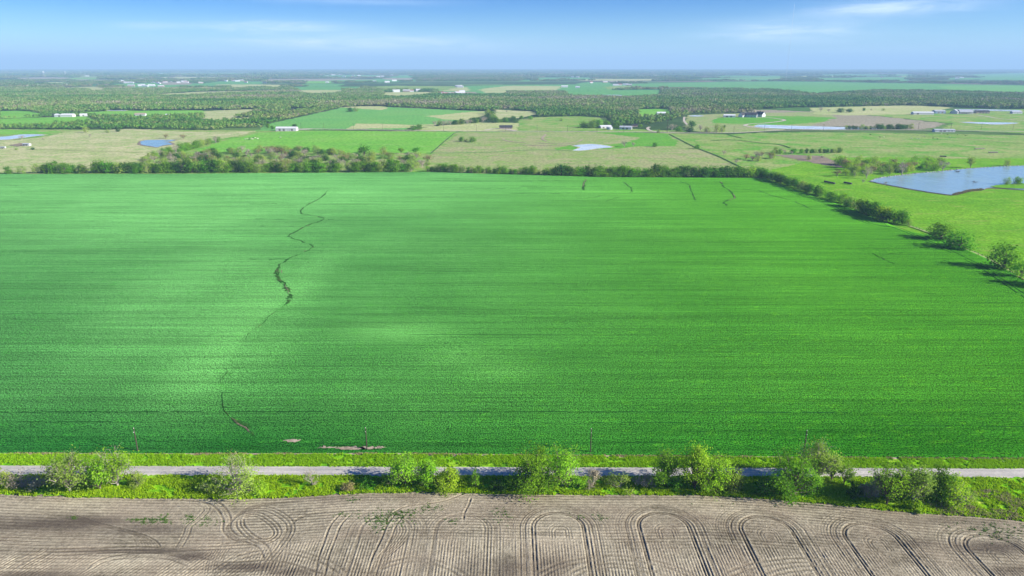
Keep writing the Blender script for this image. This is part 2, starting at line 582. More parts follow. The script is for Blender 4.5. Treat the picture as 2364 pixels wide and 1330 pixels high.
def strip(name, ya, yb, z, mat, step=2.0, jit=.35, seed=1, x0=-700, x1=700):
    xs = np.arange(x0, x1 + 1, step)
    r = np.random.default_rng(seed)
    a = np.array([ya(x) for x in xs]) + r.normal(0, jit, len(xs))
    b = np.array([yb(x) for x in xs]) + r.normal(0, jit, len(xs))
    n = len(xs)
    v = np.concatenate([np.c_[xs, a, np.full(n, z)], np.c_[xs, b, np.full(n, z)]])
    i = np.arange(n - 1)
    return structure(name, mesh_np(name, v, np.c_[i, i + 1, i + 1 + n, i + n], [mat]))
strip('north_verge', lambda x: float(lin(ROAD_N, x)) - .35, lambda x: float(y_wheat(x)) + 1.0, .015, M['verge'], 1.0, .12, 3)
strip('south_verge', lambda x: float(y_edge(x)), lambda x: float(lin(ROAD_S, x)) + .35, .14, M['verge'], .7, .3, 4, -420, 420)
strip('bare_strip', lambda x: float(y_wheat(x)) - .9 + .5 * math.sin(x * .11), lambda x: float(y_wheat(x)) + .25, .03, M['bare'], 1.0, .45, 5)

# ------------------------------------------------------------------ ploughed field with furrows and wheel tracks
GS = .19
gx = np.arange(-186, 186.01, GS)
gy = np.arange(124, 183, GS)
X, Y = np.meshgrid(gx, gy)          # rows = y
E = y_edge(X) + 1.2 * (fbm(X, Y, 20, 71) - .5) - Y       # distance in from the field edge
E_s = np.interp(X, EDGE[:, 0], EDGE[:, 1]) - Y
wob = 1.4 * (fbm(X, Y, 26, 5) - .5)
# rows along the headland and rows running away from it
def furrow(p):
    return 1 - 2.6 * (.5 + .5 * np.cos(2 * np.pi * p)) ** 3
rowA = furrow((E_s + wob * .6) / 1.25)
rowB = furrow((X + wob * .35) / .80)
rowC = furrow((X * .86 - Y * .50 + wob) / .95)
left = 1 / (1 + np.exp((X + 66 - .25 * (150 - Y)) / 3.0))
head = 1 / (1 + np.exp((21.5 + 3.0 * (fbm(X, Y, 14, 9) - .5) - E_s) / .8))     # 1 deep inside the field
head2 = 1 / (1 + np.exp((25 + 5 * (fbm(X, Y, 20, 12) - .5) - E_s) / 1.2))
nA = np.clip(-.15 + 1.6 * fbm(X * .18, Y, 4, 21), .08, 1.3)
nB = np.clip(-.2 + 1.8 * fbm(X, Y * .25, 3.2, 22), .05, 1.4)
Z = .062 * rowA * (1 - head * .75 * (1 - left)) * nA
Z = Z + .072 * rowB * head * (1 - left) * nB
Z = Z + .070 * rowC * head2 * left * nB
clod = fbm(X, Y, .8, 31, 3) - .5
Z = Z + .07 * clod
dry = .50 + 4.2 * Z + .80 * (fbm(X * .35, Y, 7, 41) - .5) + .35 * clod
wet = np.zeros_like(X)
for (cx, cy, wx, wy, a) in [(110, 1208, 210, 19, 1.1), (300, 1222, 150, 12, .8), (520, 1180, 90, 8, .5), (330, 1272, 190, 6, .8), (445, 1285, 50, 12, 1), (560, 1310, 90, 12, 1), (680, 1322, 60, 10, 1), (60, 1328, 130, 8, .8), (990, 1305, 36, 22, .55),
                           (1085, 1312, 40, 28, .75), (1170, 1315, 36, 26, .75), (1275, 1310, 44, 24, .6), (2280, 1262, 90, 18, .95), (2120, 1255, 60, 9, .5), (2200, 1205, 120, 9, .5), (1940, 1240, 70, 7, .5),
                           (1640, 1233, 160, 5, .5), (1270, 1233, 60, 3, .5), (1480, 1150, 140, 6, .45), (930, 1147, 70, 4, .45), (1900, 1172, 110, 6, .4), (760, 1150, 120, 6, .35), (2340, 1320, 60, 14, .5)]:
    c0 = gp(cx, cy); c1 = gp(cx + wx, cy); c2 = gp(cx, cy - wy)
    d = ((X - c0[0]) / (c1[0] - c0[0])) ** 2 + ((Y - c0[1]) / (c2[1] - c0[1])) ** 2
    wet = np.maximum(wet, a * np.exp(-d ** 1.5) * np.clip(.25 + 1.5 * fbm(X * .3, Y, 4, 51), 0, 1.1))
# pale dry crust patches on the left
for (cx, cy, wx, wy, a) in [(250, 1300, 130, 12, .5), (120, 1165, 160, 9, .2), (850, 1210, 120, 12, .3), (560, 1265, 120, 14, .3), (2230, 1240, 50, 7, .45), (700, 1290, 70, 18, .2), (100, 1255, 120, 10, .2), (1270, 1250, 120, 9, .25)]:
    c0 = gp(cx, cy); c1 = gp(cx + wx, cy); c2 = gp(cx, cy - wy)
    d = ((X - c0[0]) / (c1[0] - c0[0])) ** 2 + ((Y - c0[1]) / (c2[1] - c0[1])) ** 2
    dry = dry + a * np.exp(-d) * (.4 + 1.0 * fbm(X, Y, 4, 52))
rut = np.zeros_like(X)
berm = np.zeros_like(X)
def stamp(P, w=.30, depth=1.0, fade=None):
    """press a wheel track along the world polyline P into the soil"""
    P = np.asarray(P)
    seg = np.linalg.norm(np.diff(P, axis=0), axis=1)
    s = np.concatenate([[0], np.cumsum(seg)])
    if s[-1] < .5:
        return
    q = np.arange(0, s[-1], .12)
    px_, py_ = np.interp(q, s, P[:, 0]), np.interp(q, s, P[:, 1])
    amp = depth * (.65 + .55 * vnoise(q, q * 0, 1.7, int(abs(P[0, 0] * 37 + P[-1, 1] * 11)) % 9999))
    if fade:
        amp = amp * np.clip(q / fade, 0, 1) * np.clip((s[-1] - q) / fade, 0, 1)
    ix, iy = np.round((px_ - gx[0]) / GS).astype(int), np.round((py_ - gy[0]) / GS).astype(int)
    m = int(math.ceil((w * 2.6) / GS))
    for dx in range(-m, m + 1):
        for dy in range(-m, m + 1):
            jx, jy = ix + dx, iy + dy
            ok = (jx >= 0) & (jx < len(gx)) & (jy >= 0) & (jy < len(gy))
            jx_, jy_ = jx[ok], jy[ok]
            d = np.hypot(gx[jx_] - px_[ok], gy[jy_] - py_[ok])
            np.maximum.at(rut, (jy_, jx_), amp[ok] * np.exp(-(d / w) ** 2))
            np.maximum.at(berm, (jy_, jx_), amp[ok] * np.exp(-((d - w * 1.9) / (w * .7)) ** 2))

def loop(cx, ytop, rad, ybot, cy_shift=0, asym=1.0, skew=0.0):
    """U-turn: two legs running towards the viewer joined by a half circle"""
    P = []
    yc = ytop - rad * .98
    for t in np.linspace(0, 1, 20):
        P.append((cx - rad + skew * (1 - t) * 3, ybot + (yc - ybot) * t))
    for t in np.linspace(math.pi, 0, 40)[1:-1]:
        rx = rad * (asym if t < math.pi / 2 else 1.0)
        P.append((cx + rx * math.cos(t), yc + rad * .98 * math.sin(t)))
    for t in np.linspace(0, 1, 20):
        P.append((cx + rad * asym + skew * t * 3, yc + (ybot - yc) * t))
    return np.array(P)

LOOPS = [(1282, 1168, 1.0), (1514, 1168, 1.0), (1738, 1176, 1.0), (1972, 1192, 1.0), (2240, 1218, 1.0), (2560, 1250, 1.), (1068, 1172, .55), (905, 1172, .5)]
for i, (cx, cyp, st) in enumerate(LOOPS):
    r = np.random.default_rng(300 + i)
    x0, yt = gp(cx, cyp)
    for rad, wd, dp in ((10.3, .26, .75), (9.5, .22, .55), (8.9, .24, .7), (7.0, .30, 1.15), (6.3, .28, 1.0), (12.2, .18, .32), (13.0, .18, .3), (10.9, .18, .4)):
        yb = 122 if rad < 11 else yt - 15 - r.random() * 3
        stamp(loop(x0 + r.normal(0, .12), yt - (10.3 - rad) * .92, rad, yb, asym=1.05 + .02 * r.random()), wd, dp * st, 2.5 if rad > 11 else None)
    # second pass, drifting out on the right side
    for rad, wd, dp in ((6.9, .26, .85), (7.8, .24, .7), (9.3, .22, .6)):
        P = loop(x0 + 1.5, yt - (10.0 - rad) * .9 - .5, rad, 123)
        stamp(P[34:], wd, dp * st, 4)
    for rad, dp in ((1.5, .55), (2.3, .55), (3.0, .4)):
        stamp(loop(x0 + .5, yt - 8.2 - (3 - rad) * 1.4, rad, yt - 15.5), .2, dp * st, 1.5)
def trk(pts, w=.28, depth=.8, fade=3, off=(0,)):
    W = spline([gp(*q) for q in pts], 10)
    for o in off:
        d = np.gradient(W, axis=0)
        nrm = np.c_[-d[:, 1], d[:, 0]] / (np.linalg.norm(d, axis=1)[:, None] + 1e-6)
        stamp(W + nrm * o, w, depth, fade)
# sweeps on the left of the field
for o in np.arange(0, 8, .95):
    trk([(150 - 10 * o, 1180), (220, 1205 + o), (300, 1225 + o), (345 - o * 5, 1240), (368 - o * 7, 1258), (372 - o * 8, 1285)], .2, .5 if o else 1.1)
trk([(395, 1153), (470, 1160), (500, 1175), (515, 1200), (515, 1225), (535, 1245), (570, 1252), (600, 1268), (612, 1300)], .3, .9, off=(0, 1.9))
trk([(445, 1160), (470, 1175), (455, 1195), (430, 1215), (420, 1240), (395, 1280)], .25, .6, off=(0, 1.6))
for o in range(6):
    trk([(560 - o * 5, 1252 + o), (530 - o * 2, 1225), (540, 1200 - o), (575, 1180 - o * 2), (620, 1166 - o), (700, 1160 - o)], .2, .6)
trk([(565, 1195), (590, 1193), (620, 1212), (632, 1232), (615, 1245), (590, 1238), (565, 1215), (562, 1200)], .26, .9, 0, off=(0, .9, 1.9))
trk([(560, 1180), (610, 1180), (650, 1200), (662, 1225), (640, 1262), (610, 1300), (600, 1330)], .25, .8, off=(0, 1.0, 2.0))
for o in range(5):
    trk([(830 + 8 * o, 1178), (740, 1182 + o), (690, 1195 + o), (660 + o * 2, 1225), (640 + o * 7, 1265), (615 + o * 9, 1330)], .22, .55)
for a_, b_ in ((0, 0), (24, 3), (130, -6), (152, -2)):
    trk([(795 + a_, 1178 + b_), (765 + a_, 1210), (750 + a_, 1245), (735 + a_ * .95, 1290), (725 + a_ * .9, 1345)], .28, .9)
for o in range(6):
    trk([(905 + o * 7, 1200), (915 + o * 7, 1225), (900 + o * 6, 1255), (870 + o * 5, 1290), (845 + o * 5, 1345)], .22, .6)
for o in range(7):
    trk([(470 + o * 6, 1335), (480 + o * 6, 1290), (500 + o * 7, 1262 - o), (540 + o * 8, 1248 - o)], .2, .5)
for o in range(5):
    trk([(0, 1238 + o * 5), (120, 1234 + o * 5), (240, 1240 + o * 4), (330 - o * 8, 1262 + o * 2)], .2, .45)
for o in range(4):
    trk([(-20 + o * 16, 1330), (20 + o * 16, 1300), (70 + o * 16, 1275), (84 + o * 16, 1258)], .24, .6)
trk([(205, 1325), (235, 1300), (300, 1288), (380, 1290), (440, 1310)], .3, .7, off=(0, 1.6))
# long arcs across the lower edge of the field
for cx, cyp, wx, hy in ((1420, 1292, 190, 50), (1420, 1310, 110, 30), (1860, 1298, 190, 40), (1880, 1316, 120, 24), (640, 1276, 160, 60), (960, 1296, 120, 50)):
    trk([(cx - wx, cyp + hy), (cx - wx * .6, cyp + hy * .3), (cx, cyp), (cx + wx * .6, cyp + hy * .35), (cx + wx, cyp + hy)], .4, .5, off=(0, 1.5))
trk([(0, 1262), (200, 1256), (400, 1251), (600, 1244), (760, 1240)], .22, .5)
trk([(100, 1275), (300, 1270), (420, 1272), (600, 1262)], .35, .9, off=(0, 1.2))
trk([(120, 1283), (300, 1275), (420, 1280), (520, 1298), (640, 1295), (760, 1330)], .35, .7)
# rills washed out by rain
trk([(1088, 1146), (1082, 1165), (1072, 1185), (1070, 1205)], .3, 1.1, 2)
trk([(1080, 1137), (1020, 1158), (960, 1166), (930, 1172), (905, 1186), (893, 1200), (897, 1215)], .28, .9, 2)
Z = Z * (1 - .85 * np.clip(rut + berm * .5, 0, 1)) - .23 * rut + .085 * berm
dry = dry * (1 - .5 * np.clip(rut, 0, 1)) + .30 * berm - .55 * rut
Z = Z + .05
Z = np.where(E < 0, Z * .3, Z)
ny, nx = X.shape
ii = (np.arange(ny - 1)[:, None] * nx + np.arange(nx - 1)[None, :]).ravel()
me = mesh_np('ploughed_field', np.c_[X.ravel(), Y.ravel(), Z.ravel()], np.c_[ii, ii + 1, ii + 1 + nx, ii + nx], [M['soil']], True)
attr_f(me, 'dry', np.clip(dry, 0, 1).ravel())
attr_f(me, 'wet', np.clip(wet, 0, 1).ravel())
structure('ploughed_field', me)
sheet('soil_margin', [(-900, -400), (900, -400), (900, 128), (420, 150), (186, 172), (186, 124.2), (-186, 124.2), (-186, 183), (-900, 182)], -.06, M['soil_flat'])

# ------------------------------------------------------------------ wheat field
WFAR = np.array(pxs((-700, 404), (0, 402.5), (400, 402), (985, 398), (1390, 409.5), (1765, 411.5)))
WRIGHT = pxs((1765, 411.5), (1850, 441), (1935, 468), (2038, 513), (2103, 524), (2150, 542), (2280, 599), (2364, 648), (2700, 860), (2950, 1062))
# straight right-hand margin fitted through the hedge line
rx = np.array([p[0] for p in WRIGHT]); ry = np.array([p[1] for p in WRIGHT])
WT = 72
xs_near = np.linspace(-560, 330, 330)
rows = 250
tt = np.linspace(0, 1, rows) ** 1.15
order = np.argsort(ry)
def x_right(y):
    return np.interp(y, ry[order], rx[order])
P_, S_ = [], []
verts = np.zeros((rows, 330, 3))
for j, t in enumerate(tt):
    yn = 201.0 + (834.0 - 201.0) * t
    xr = float(x_right(yn))
    xl = -700
    s = np.linspace(0, 1, 330)
    x = xl + (xr - xl) * s
    y_n = y_wheat(x)
    y_f = np.interp(x, WFAR[:, 0], WFAR[:, 1])
    y = y_n + (y_f - y_n) * t
    verts[j, :, 0] = np.minimum(x_right(y), x) if j else x
    verts[j, :, 1] = y
    verts[j, :, 2] = .42 + .10 * (fbm(x, y, 18, 77) - .5)
# to photo pixels, to lay the pale lodged patches of the crop along the drainage line
def to_px(x, y, z=0.0):
    dz = z - H
    dep = y * cp - dz * sp
    up = y * sp + dz * cp
    return 1182 + F * x / dep, 665 - F * up / dep
vx, vy = verts[..., 0], verts[..., 1]
pale = np.zeros_like(vx)
for (cx, cy, wx, wy, a, seed) in [(560, 790, 90, 120, .75, 1), (480, 650, 150, 90, .5, 2), (470, 860, 90, 70, .55, 3), (560, 700, 70, 60, .5, 4), (700, 650, 45, 60, .5, 5), (620, 720, 60, 50, .55, 6), (350, 520, 300, 60, .5, 7), (920, 768, 110, 22, .95, 8), (1070, 825, 120, 26, .7, 9),
                                  (1160, 860, 70, 16, .6, 10), (320, 800, 160, 90, .35, 11), (200, 450, 500, 45, .65, 12), (800, 440, 350, 40, .45, 13), (500, 480, 220, 50, .55, 14), (330, 700, 120, 60, .3, 15), (1250, 440, 300, 30, .28, 16)]:
    c0 = gp(cx, cy); c1 = gp(cx + wx, cy); c2 = gp(cx, cy - wy)
    sy = np.where(vy > c0[1], c2[1] - c0[1], c0[1] - gp(cx, cy + wy)[1])
    d = ((vx - c0[0]) / (c1[0] - c0[0])) ** 2 + ((vy - c0[1]) / sy) ** 2
    pale = pale + a * np.exp(-d) * (.45 + 1.0 * fbm(vx, vy * .8, 40, 400 + seed))
pale = 1 - np.exp(-pale * .85)
side = 1 / (1 + np.exp(-(vx - 40 + (vy - 400) * -.10) / 75))  # gradient across the field; paints the glossy look of the left half
far_sheen = np.clip((vy - 210) / 450, 0, 1) * .42  # crop lightens with distance: grazing sheen of the tips painted in
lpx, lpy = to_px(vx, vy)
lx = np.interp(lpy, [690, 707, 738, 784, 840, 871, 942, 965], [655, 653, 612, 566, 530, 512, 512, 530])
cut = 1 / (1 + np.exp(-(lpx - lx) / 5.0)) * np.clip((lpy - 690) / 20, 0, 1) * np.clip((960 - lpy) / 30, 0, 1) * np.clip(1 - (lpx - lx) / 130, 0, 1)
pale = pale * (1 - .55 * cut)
pale = np.clip(pale * .80 + far_sheen * .8 + .15 * np.clip((vy - 204) / 40, 0, 1) + .16 * (1 - side) * np.clip((vy - 204) / 30, 0, 1), 0, 1)  # lodged patches, plus painted sheen: near crop darker, far and left lighter
# sharp darker edge where the crop changes on the right of the pale tongue
i = (np.arange(rows - 1)[:, None] * 330 + np.arange(329)[None, :]).ravel()
vv = verts.reshape(-1, 3)
quads = np.c_[i, i + 1, i + 331, i + 330]
# skirt so that the crop has its height at the edges
nb = len(vv)
per = list(range(330)) + [j * 330 + 329 for j in range(1, rows)] + [(rows - 1) * 330 + s for s in range(328, -1, -1)]
sk = vv[per].copy(); sk[:, 2] = -.1
m_ = len(per)
q2 = np.array([(per[a + 1], per[a], nb + a, nb + a + 1) for a in range(m_ - 1)])
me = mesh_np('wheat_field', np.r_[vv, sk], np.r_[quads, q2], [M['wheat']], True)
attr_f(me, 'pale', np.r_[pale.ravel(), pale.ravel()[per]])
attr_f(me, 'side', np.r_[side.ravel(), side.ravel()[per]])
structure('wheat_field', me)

# gullies washed through the crop, and wheel lines
M['gully'] = field_mat('gully_tone', (.018, .095, .016), (.040, .120, .022), (.130, .120, .060), 6, 1.2, .3)  # dark green paints the shade inside the gullies; soil shows in spots
M['gully_tone'] = field_mat('gully_soil_pale', (.160, .145, .085), (.240, .215, .135), (.050, .060, .030), 6, 1.0, .3)
M['rutline'] = field_mat('crop_gap', (.010, .060, .012), (.016, .080, .014), (.020, .100, .018), 9, 1.0, .2)
def ribbon(name, pts, w, mat, seed, z=.60, jag=.5, wig=.8, px=True, gap=0.0):
    W = spline([gp(*q, .5) for q in pts] if px else pts, 10)
    seg = np.linalg.norm(np.diff(W, axis=0), axis=1)
    s = np.concatenate([[0], np.cumsum(seg)])
    q = np.arange(0, s[-1], .8)
    x, y = np.interp(q, s, W[:, 0]), np.interp(q, s, W[:, 1])
    r = np.random.default_rng(seed)
    x = x + wig * 2.2 * (fbm(q, q * 0 + seed, 7, seed) - .5)
    y = y + wig * 2.2 * (fbm(q, q * 0 + seed + 50, 7, seed + 3) - .5)
    d = np.gradient(np.c_[x, y], axis=0)
    nrm = np.c_[-d[:, 1], d[:, 0]] / (np.linalg.norm(d, axis=1)[:, None] + 1e-6)
    end = np.clip(np.minimum(q, s[-1] - q) / 6, .12, 1)
    wl = w * end * np.clip(.5 + jag * r.normal(0, .5, len(q)) + .6 * vnoise(q, q * 0, 9, seed), .1, 2)
    wr = w * end * np.clip(.5 + jag * r.normal(0, .5, len(q)) + .6 * vnoise(q, q * 0, 9, seed + 1), .1, 2)
    L, Rr = np.c_[x, y] + nrm * wl[:, None], np.c_[x, y] - nrm * wr[:, None]
    n = len(q)
    mid = np.c_[x, y, np.full(n, z)]
    V = np.r_[np.c_[L, np.full(n, z - .12)], mid, np.c_[Rr, np.full(n, z - .12)]]
    i = np.arange(n - 1)
    if gap:
        i = i[vnoise(q[:-1], q[:-1] * 0, 5, seed + 9) > gap]
    f = np.r_[np.c_[i + n, i + 1 + n, i + 1, i], np.c_[i + 2 * n, i + 1 + 2 * n, i + 1 + n, i + n]]
    return structure(name, mesh_np(name, V, f, [mat]))
GUL = [([(755, 440), (740, 457), (704, 477), (693, 492), (718, 497), (740, 501), (743, 508), (704, 523), (669, 545), (690, 554), (715, 563), (720, 573), (689, 587), (653, 605), (640, 628), (648, 646), (664, 666), (674, 687), (653, 707)], 1.15),
       ([(641, 620), (640, 640), (655, 660), (668, 680), (664, 700)], 1.5),
       ([(653, 707), (632, 722), (612, 738), (588, 760), (566, 784)], .32), ([(530, 845), (516, 868), (513, 900), (520, 942), (530, 962)], .26),
       ([(528, 962), (545, 972), (556, 981), (577, 996), (597, 1008)], 1.0),
       ([(1354, 414), (1347, 428), (1350, 440)], 1.7), ([(1440, 420), (1450, 428), (1458, 435), (1455, 446)], 1.1),
       ([(1570, 419), (1590, 426), (1595, 438), (1600, 452), (1607, 463)], 1.0),
       ([(1662, 419), (1672, 431), (1688, 443), (1696, 457), (1673, 465), (1678, 476)], 1.5),
       ([(1694, 436), (1748, 440), (1784, 452), (1826, 462), (1850, 472), (1875, 484)], .9), ([(1400, 448), (1370, 456), (1330, 458)], .6), ([(1430, 455), (1395, 466)], .6),
       ([(2014, 583), (2034, 594), (2064, 609)], .75), ([(2034, 590), (2060, 586), (2085, 584)], .4), ([(0, 428), (20, 427), (42, 430)], 1.0)]
for i, (pts, w) in enumerate(GUL):
    ribbon('gully', pts, w * .72, M['gully'], 500 + i, jag=1.0, wig=1.8, gap=.2)
for i, (pts, w) in enumerate([([(1354, 414), (1347, 424), (1346, 432)], 1.1), ([(1662, 419), (1668, 424)], 1.4), ([(1690, 446), (1696, 456), (1680, 463)], .8), ([(536, 967), (556, 982), (577, 997), (597, 1008)], .55),
                              ([(653, 622), (648, 632)], .8), ([(696, 583), (708, 578)], .6), ([(652, 655), (662, 668), (668, 680)], .6)]):
    ribbon('gully_bed', pts, w * .6, M['gully_tone'], 560 + i, z=.70, jag=1.0, wig=1.0, gap=.2)
LINES = [([(-100, 951), (600, 950), (1200, 950), (1960, 952)], .34, .14), ([(1980, 982), (2200, 984), (2500, 986)], .22, .45), ([(1250, 976), (1500, 975), (1620, 977)], .25, .5), ([(2130, 677), (2200, 677), (2240, 678)], .35, .4),
         ([(-50, 972), (200, 973), (420, 972)], .16, .55), ([(800, 1028), (1000, 1027), (1150, 1029)], .18, .5)]
r = np.random.default_rng(5)
for i, (pts, w, g) in enumerate(LINES):
    ribbon('crop_gap_line', pts, w, M['rutline'], 600 + i, jag=.5, wig=.3, gap=g, z=.58)
for o, i in ((13, 0), (16.2, 1)):   # wheel lines along the right-hand margin
    P = [(x - o, y - 4) for x, y in zip(rx[:9], ry[:9])]
    ribbon('wheel_line', P, .38, M['rutline'], 640 + i, jag=.4, wig=.4, px=False, gap=.22, z=.58)
for i, (a, b, y) in enumerate([(990, 1330, 417), (1200, 1400, 430), (1060, 1260, 434), (1180, 1320, 446), (590, 700, 505), (600, 690, 522), (750, 790, 506), (560, 640, 470), (575, 650, 598), (500, 560, 940), (505, 540, 905)]):
    ribbon('crop_gap_line', [(a, y), ((a + b) / 2, y + 1.2), (b, y - .5)], .5 if y < 500 else .35, M['rutline'], 700 + i, jag=.6, wig=.5, gap=.35, z=.58)
for i, (px, py, w, h) in enumerate([(673, 1021, 18, 2.6), (760, 1036, 22, 2), (810, 1038, 34, 3.2), (852, 1037, 26, 3.0), (880, 1036, 10, 2), (598, 1045, 30, 2.5), (700, 1048, 40, 2)]):
    a = [gp(px + w * math.cos(t), py + h * math.sin(t)) for t in np.linspace(0, 2 * math.pi, 26)[:-1]]
    sheet('bare_patch', smooth_poly(a, .7, .35, i), .56 if py < 1044 else .05, M['bare'])

# ------------------------------------------------------------------ fields behind and beside
FIELDS = [
 ('mixed_pasture', 'pasture', [(1060, 303), (1380, 304), (1580, 308), (1780, 312), (2500, 318), (2600, 420), (2364, 450), (2100, 420), (1765, 411), (1390, 409), (985, 397), (900, 402), (0, 403), (-300, 405), (-300, 300), (0, 298), (450, 300)]),
 ('bright_pasture', 'pasture_bright', [(1760, 412), (1842, 444), (1920, 474), (2015, 520), (2080, 536), (2130, 552), (2262, 610), (2350, 660), (2700, 860), (3100, 860), (2900, 400), (2364, 365), (2200, 366), (2060, 362), (1900, 366), (1840, 378), (1780, 392)]),
 ('right_pasture', 'pasture', [(1700, 345), (1850, 350), (2364, 362), (2700, 372), (2700, 318), (2364, 312), (1900, 305), (1760, 306), (1640, 312)]),
 ('tan_pasture', 'pasture_tan', [(-300, 330), (0, 323), (90, 318), (150, 305), (220, 301), (300, 297), (350, 299), (420, 304), (520, 305), (590, 302), (560, 312), (500, 322), (420, 342), (350, 366), (200, 390), (60, 399), (-300, 402)]),
 ('meadow', 'green_field', [(-300, 312), (0, 311), (100, 308), (150, 304), (60, 302), (0, 298), (-300, 297)]),
 ('bright_crop_field', 'green_field', [(440, 352), (480, 338), (530, 321), (600, 306), (700, 302), (1058, 304.5), (1046, 310), (996, 354), (900, 353), (640, 350)]),
 ('hill_field', 'green_hill', [(592, 302), (622, 285), (700, 269), (790, 248), (860, 245.5), (1128, 257), (1115, 264), (1070, 280), (1000, 288), (955, 292), (930, 299), (820, 298), (760, 299)]),
 ('straw_hilltop', 'straw', [(783, 247.3), (830, 245.3), (892, 244.8), (896, 250), (880, 254), (830, 251)]),
 ('straw_strip', 'straw', [(985, 268), (1100, 257), (1122, 256.5), (1118, 266), (1080, 276), (1030, 276)]),
 ('pale_strip', 'straw', [(822, 285), (960, 288), (1010, 286), (1000, 294), (800, 298)]),
 ('field_margin', 'straw', [(930, 300), (1000, 292), (1090, 281), (1200, 284), (1196, 301), (1060, 303), (940, 301.5)]),
 ('centre_meadow', 'pasture', [(1196, 276), (1240, 270), (1340, 268), (1400, 272), (1390, 296), (1460, 298), (1580, 302), (1580, 306), (1378, 303), (1196, 302)]),
 ('dry_meadow', 'pasture_tan', [(1145, 253), (1230, 257), (1240, 263), (1200, 272), (1150, 276), (1140, 266)]),
 ('centre_pasture', 'pasture_mix', [(1062, 306), (1200, 305), (1480, 306), (1560, 318), (1600, 338), (1660, 362), (1730, 396), (1765, 410), (1390, 408), (990, 396), (960, 385), (998, 355)]),
 ('damp_meadow', 'lawn', [(1280, 344), (1330, 346), (1400, 344), (1480, 338), (1560, 337), (1565, 326), (1535, 308), (1450, 305), (1380, 306), (1480, 318), (1440, 330), (1405, 334), (1320, 333)]),
 ('brown_hill', 'brown_field', [(1700, 253), (1790, 254), (1960, 262), (2050, 270), (2180, 285), (2160, 295), (2100, 299), (1960, 292), (1860, 292), (1900, 276), (1880, 266), (1790, 262), (1700, 258)]),
 ('estate_meadow', 'pasture_mix', [(1590, 266), (1680, 262), (1900, 258), (1930, 270), (1860, 296), (1740, 305), (1640, 306), (1585, 300), (1580, 280)]),
 ('estate_lawn', 'lawn', [(1655, 272), (1700, 270), (1790, 268), (1850, 268), (1935, 272), (1900, 281), (1840, 286), (1764, 290), (1735, 291), (1720, 286), (1640, 284)]),
 ('right_meadow', 'pasture', [(1960, 261), (2100, 257), (2364, 252), (2700, 254), (2700, 312), (2364, 308), (2170, 298), (2200, 285)]),
 ('far_pasture', 'straw', [(1870, 249), (1960, 246), (2100, 243), (2200, 248), (2160, 252), (2100, 256), (1960, 259), (1880, 256)]),
 ('farm_field', 'green_field', [(-300, 276), (0, 275), (60, 272), (130, 270), (200, 268), (230, 281), (150, 288), (90, 292), (0, 294), (-300, 295)]),
 ('farm_meadow', 'green_field', [(0, 256), (60, 255), (95, 262), (95, 270), (0, 274)]),
 ('clearing_meadow', 'green_field', [(195, 258), (280, 255), (470, 255), (500, 262), (430, 268), (330, 272), (215, 268), (190, 263)]),
 ('grey_clearing', 'pasture_tan', [(470, 256), (583, 252), (590, 260), (520, 268), (470, 266)]),
 ('grey_clearing', 'pasture_tan', [(444, 279), (480, 274), (560, 272), (590, 269), (580, 276), (480, 283)]),
 ('wooded_clearing', 'green_field', [(1470, 252), (1545, 251), (1550, 262), (1480, 265)]),
 ('far_field', 'straw', [(319, 215.5), (454, 212), (640, 207.5), (700, 207), (700, 209.5), (638, 212), (454, 216.5), (330, 217)]),
 ('far_field', 'straw', [(690, 207), (795, 204.5), (800, 211), (740, 217), (690, 214)]),
 ('far_field', 'far_green', [(260, 195), (294, 192), (430, 190), (440, 197), (400, 202.5), (300, 203)]),
 ('far_field', 'straw', [(140, 202), (235, 200), (235, 202.5), (150, 204)]),
 ('far_field', 'straw', [(440, 193), (520, 189.5), (585, 190.5), (560, 193.5), (470, 195)]),
 ('far_field', 'brown_field', [(18, 180), (100, 178), (228, 180), (200, 182), (80, 184)]),
 ('far_field', 'brown_field', [(600, 183), (800, 181.5), (880, 184), (880, 187), (620, 187)]),
 ('far_field', 'far_green', [(860, 182), (960, 182), (960, 186), (880, 186)]),
 ('far_field', 'straw', [(880, 213), (1000, 212), (1000, 217), (930, 222), (880, 220)]),
 ('far_field', 'far_green', [(1000, 200), (1160, 197), (1310, 195), (1505, 193), (1505, 199), (1400, 206), (1330, 209), (1230, 210), (1005, 211)]),
 ('far_field', 'straw', [(1016, 203), (1080, 201), (1082, 206), (1020, 206.5)]),
 ('far_field', 'brown_field', [(1005, 212), (1160, 212), (1160, 216), (1010, 217)]),
 ('far_field', 'far_green', [(1296, 213), (1360, 209), (1460, 207), (1530, 207), (1530, 218), (1440, 223), (1400, 221), (1310, 219)]),
 ('far_field', 'far_green', [(1492, 193), (1640, 190), (1800, 188), (1900, 189), (2100, 193), (2364, 197), (2364, 214), (2180, 208), (2030, 207), (1930, 212), (1880, 216), (1820, 208), (1764, 204), (1640, 203), (1500, 202)]),
 ('far_field', 'green_hill', [(2160, 198.5), (2364, 198), (2700, 199), (2700, 212), (2364, 212), (2200, 206)]),
 ('far_field', 'far_green', [(2246, 172), (2400, 167), (2700, 170), (2700, 184), (2364, 185), (2260, 182)]),
 ('far_field', 'far_green', [(1200, 184), (1290, 182), (1290, 184), (1200, 186)]),
 ('far_field', 'straw', [(1270, 170.5), (1345, 169.5), (1345, 171), (1270, 172)]),
 ('far_field', 'far_green', [(1880, 180), (2090, 181), (2100, 186), (1900, 186)]),
 ('mud_bank', 'mud', [(1790, 358), (1830, 357), (1900, 360), (1930, 372), (1950, 388), (1900, 380), (1850, 370)]),
]
FR = np.random.default_rng(2024)
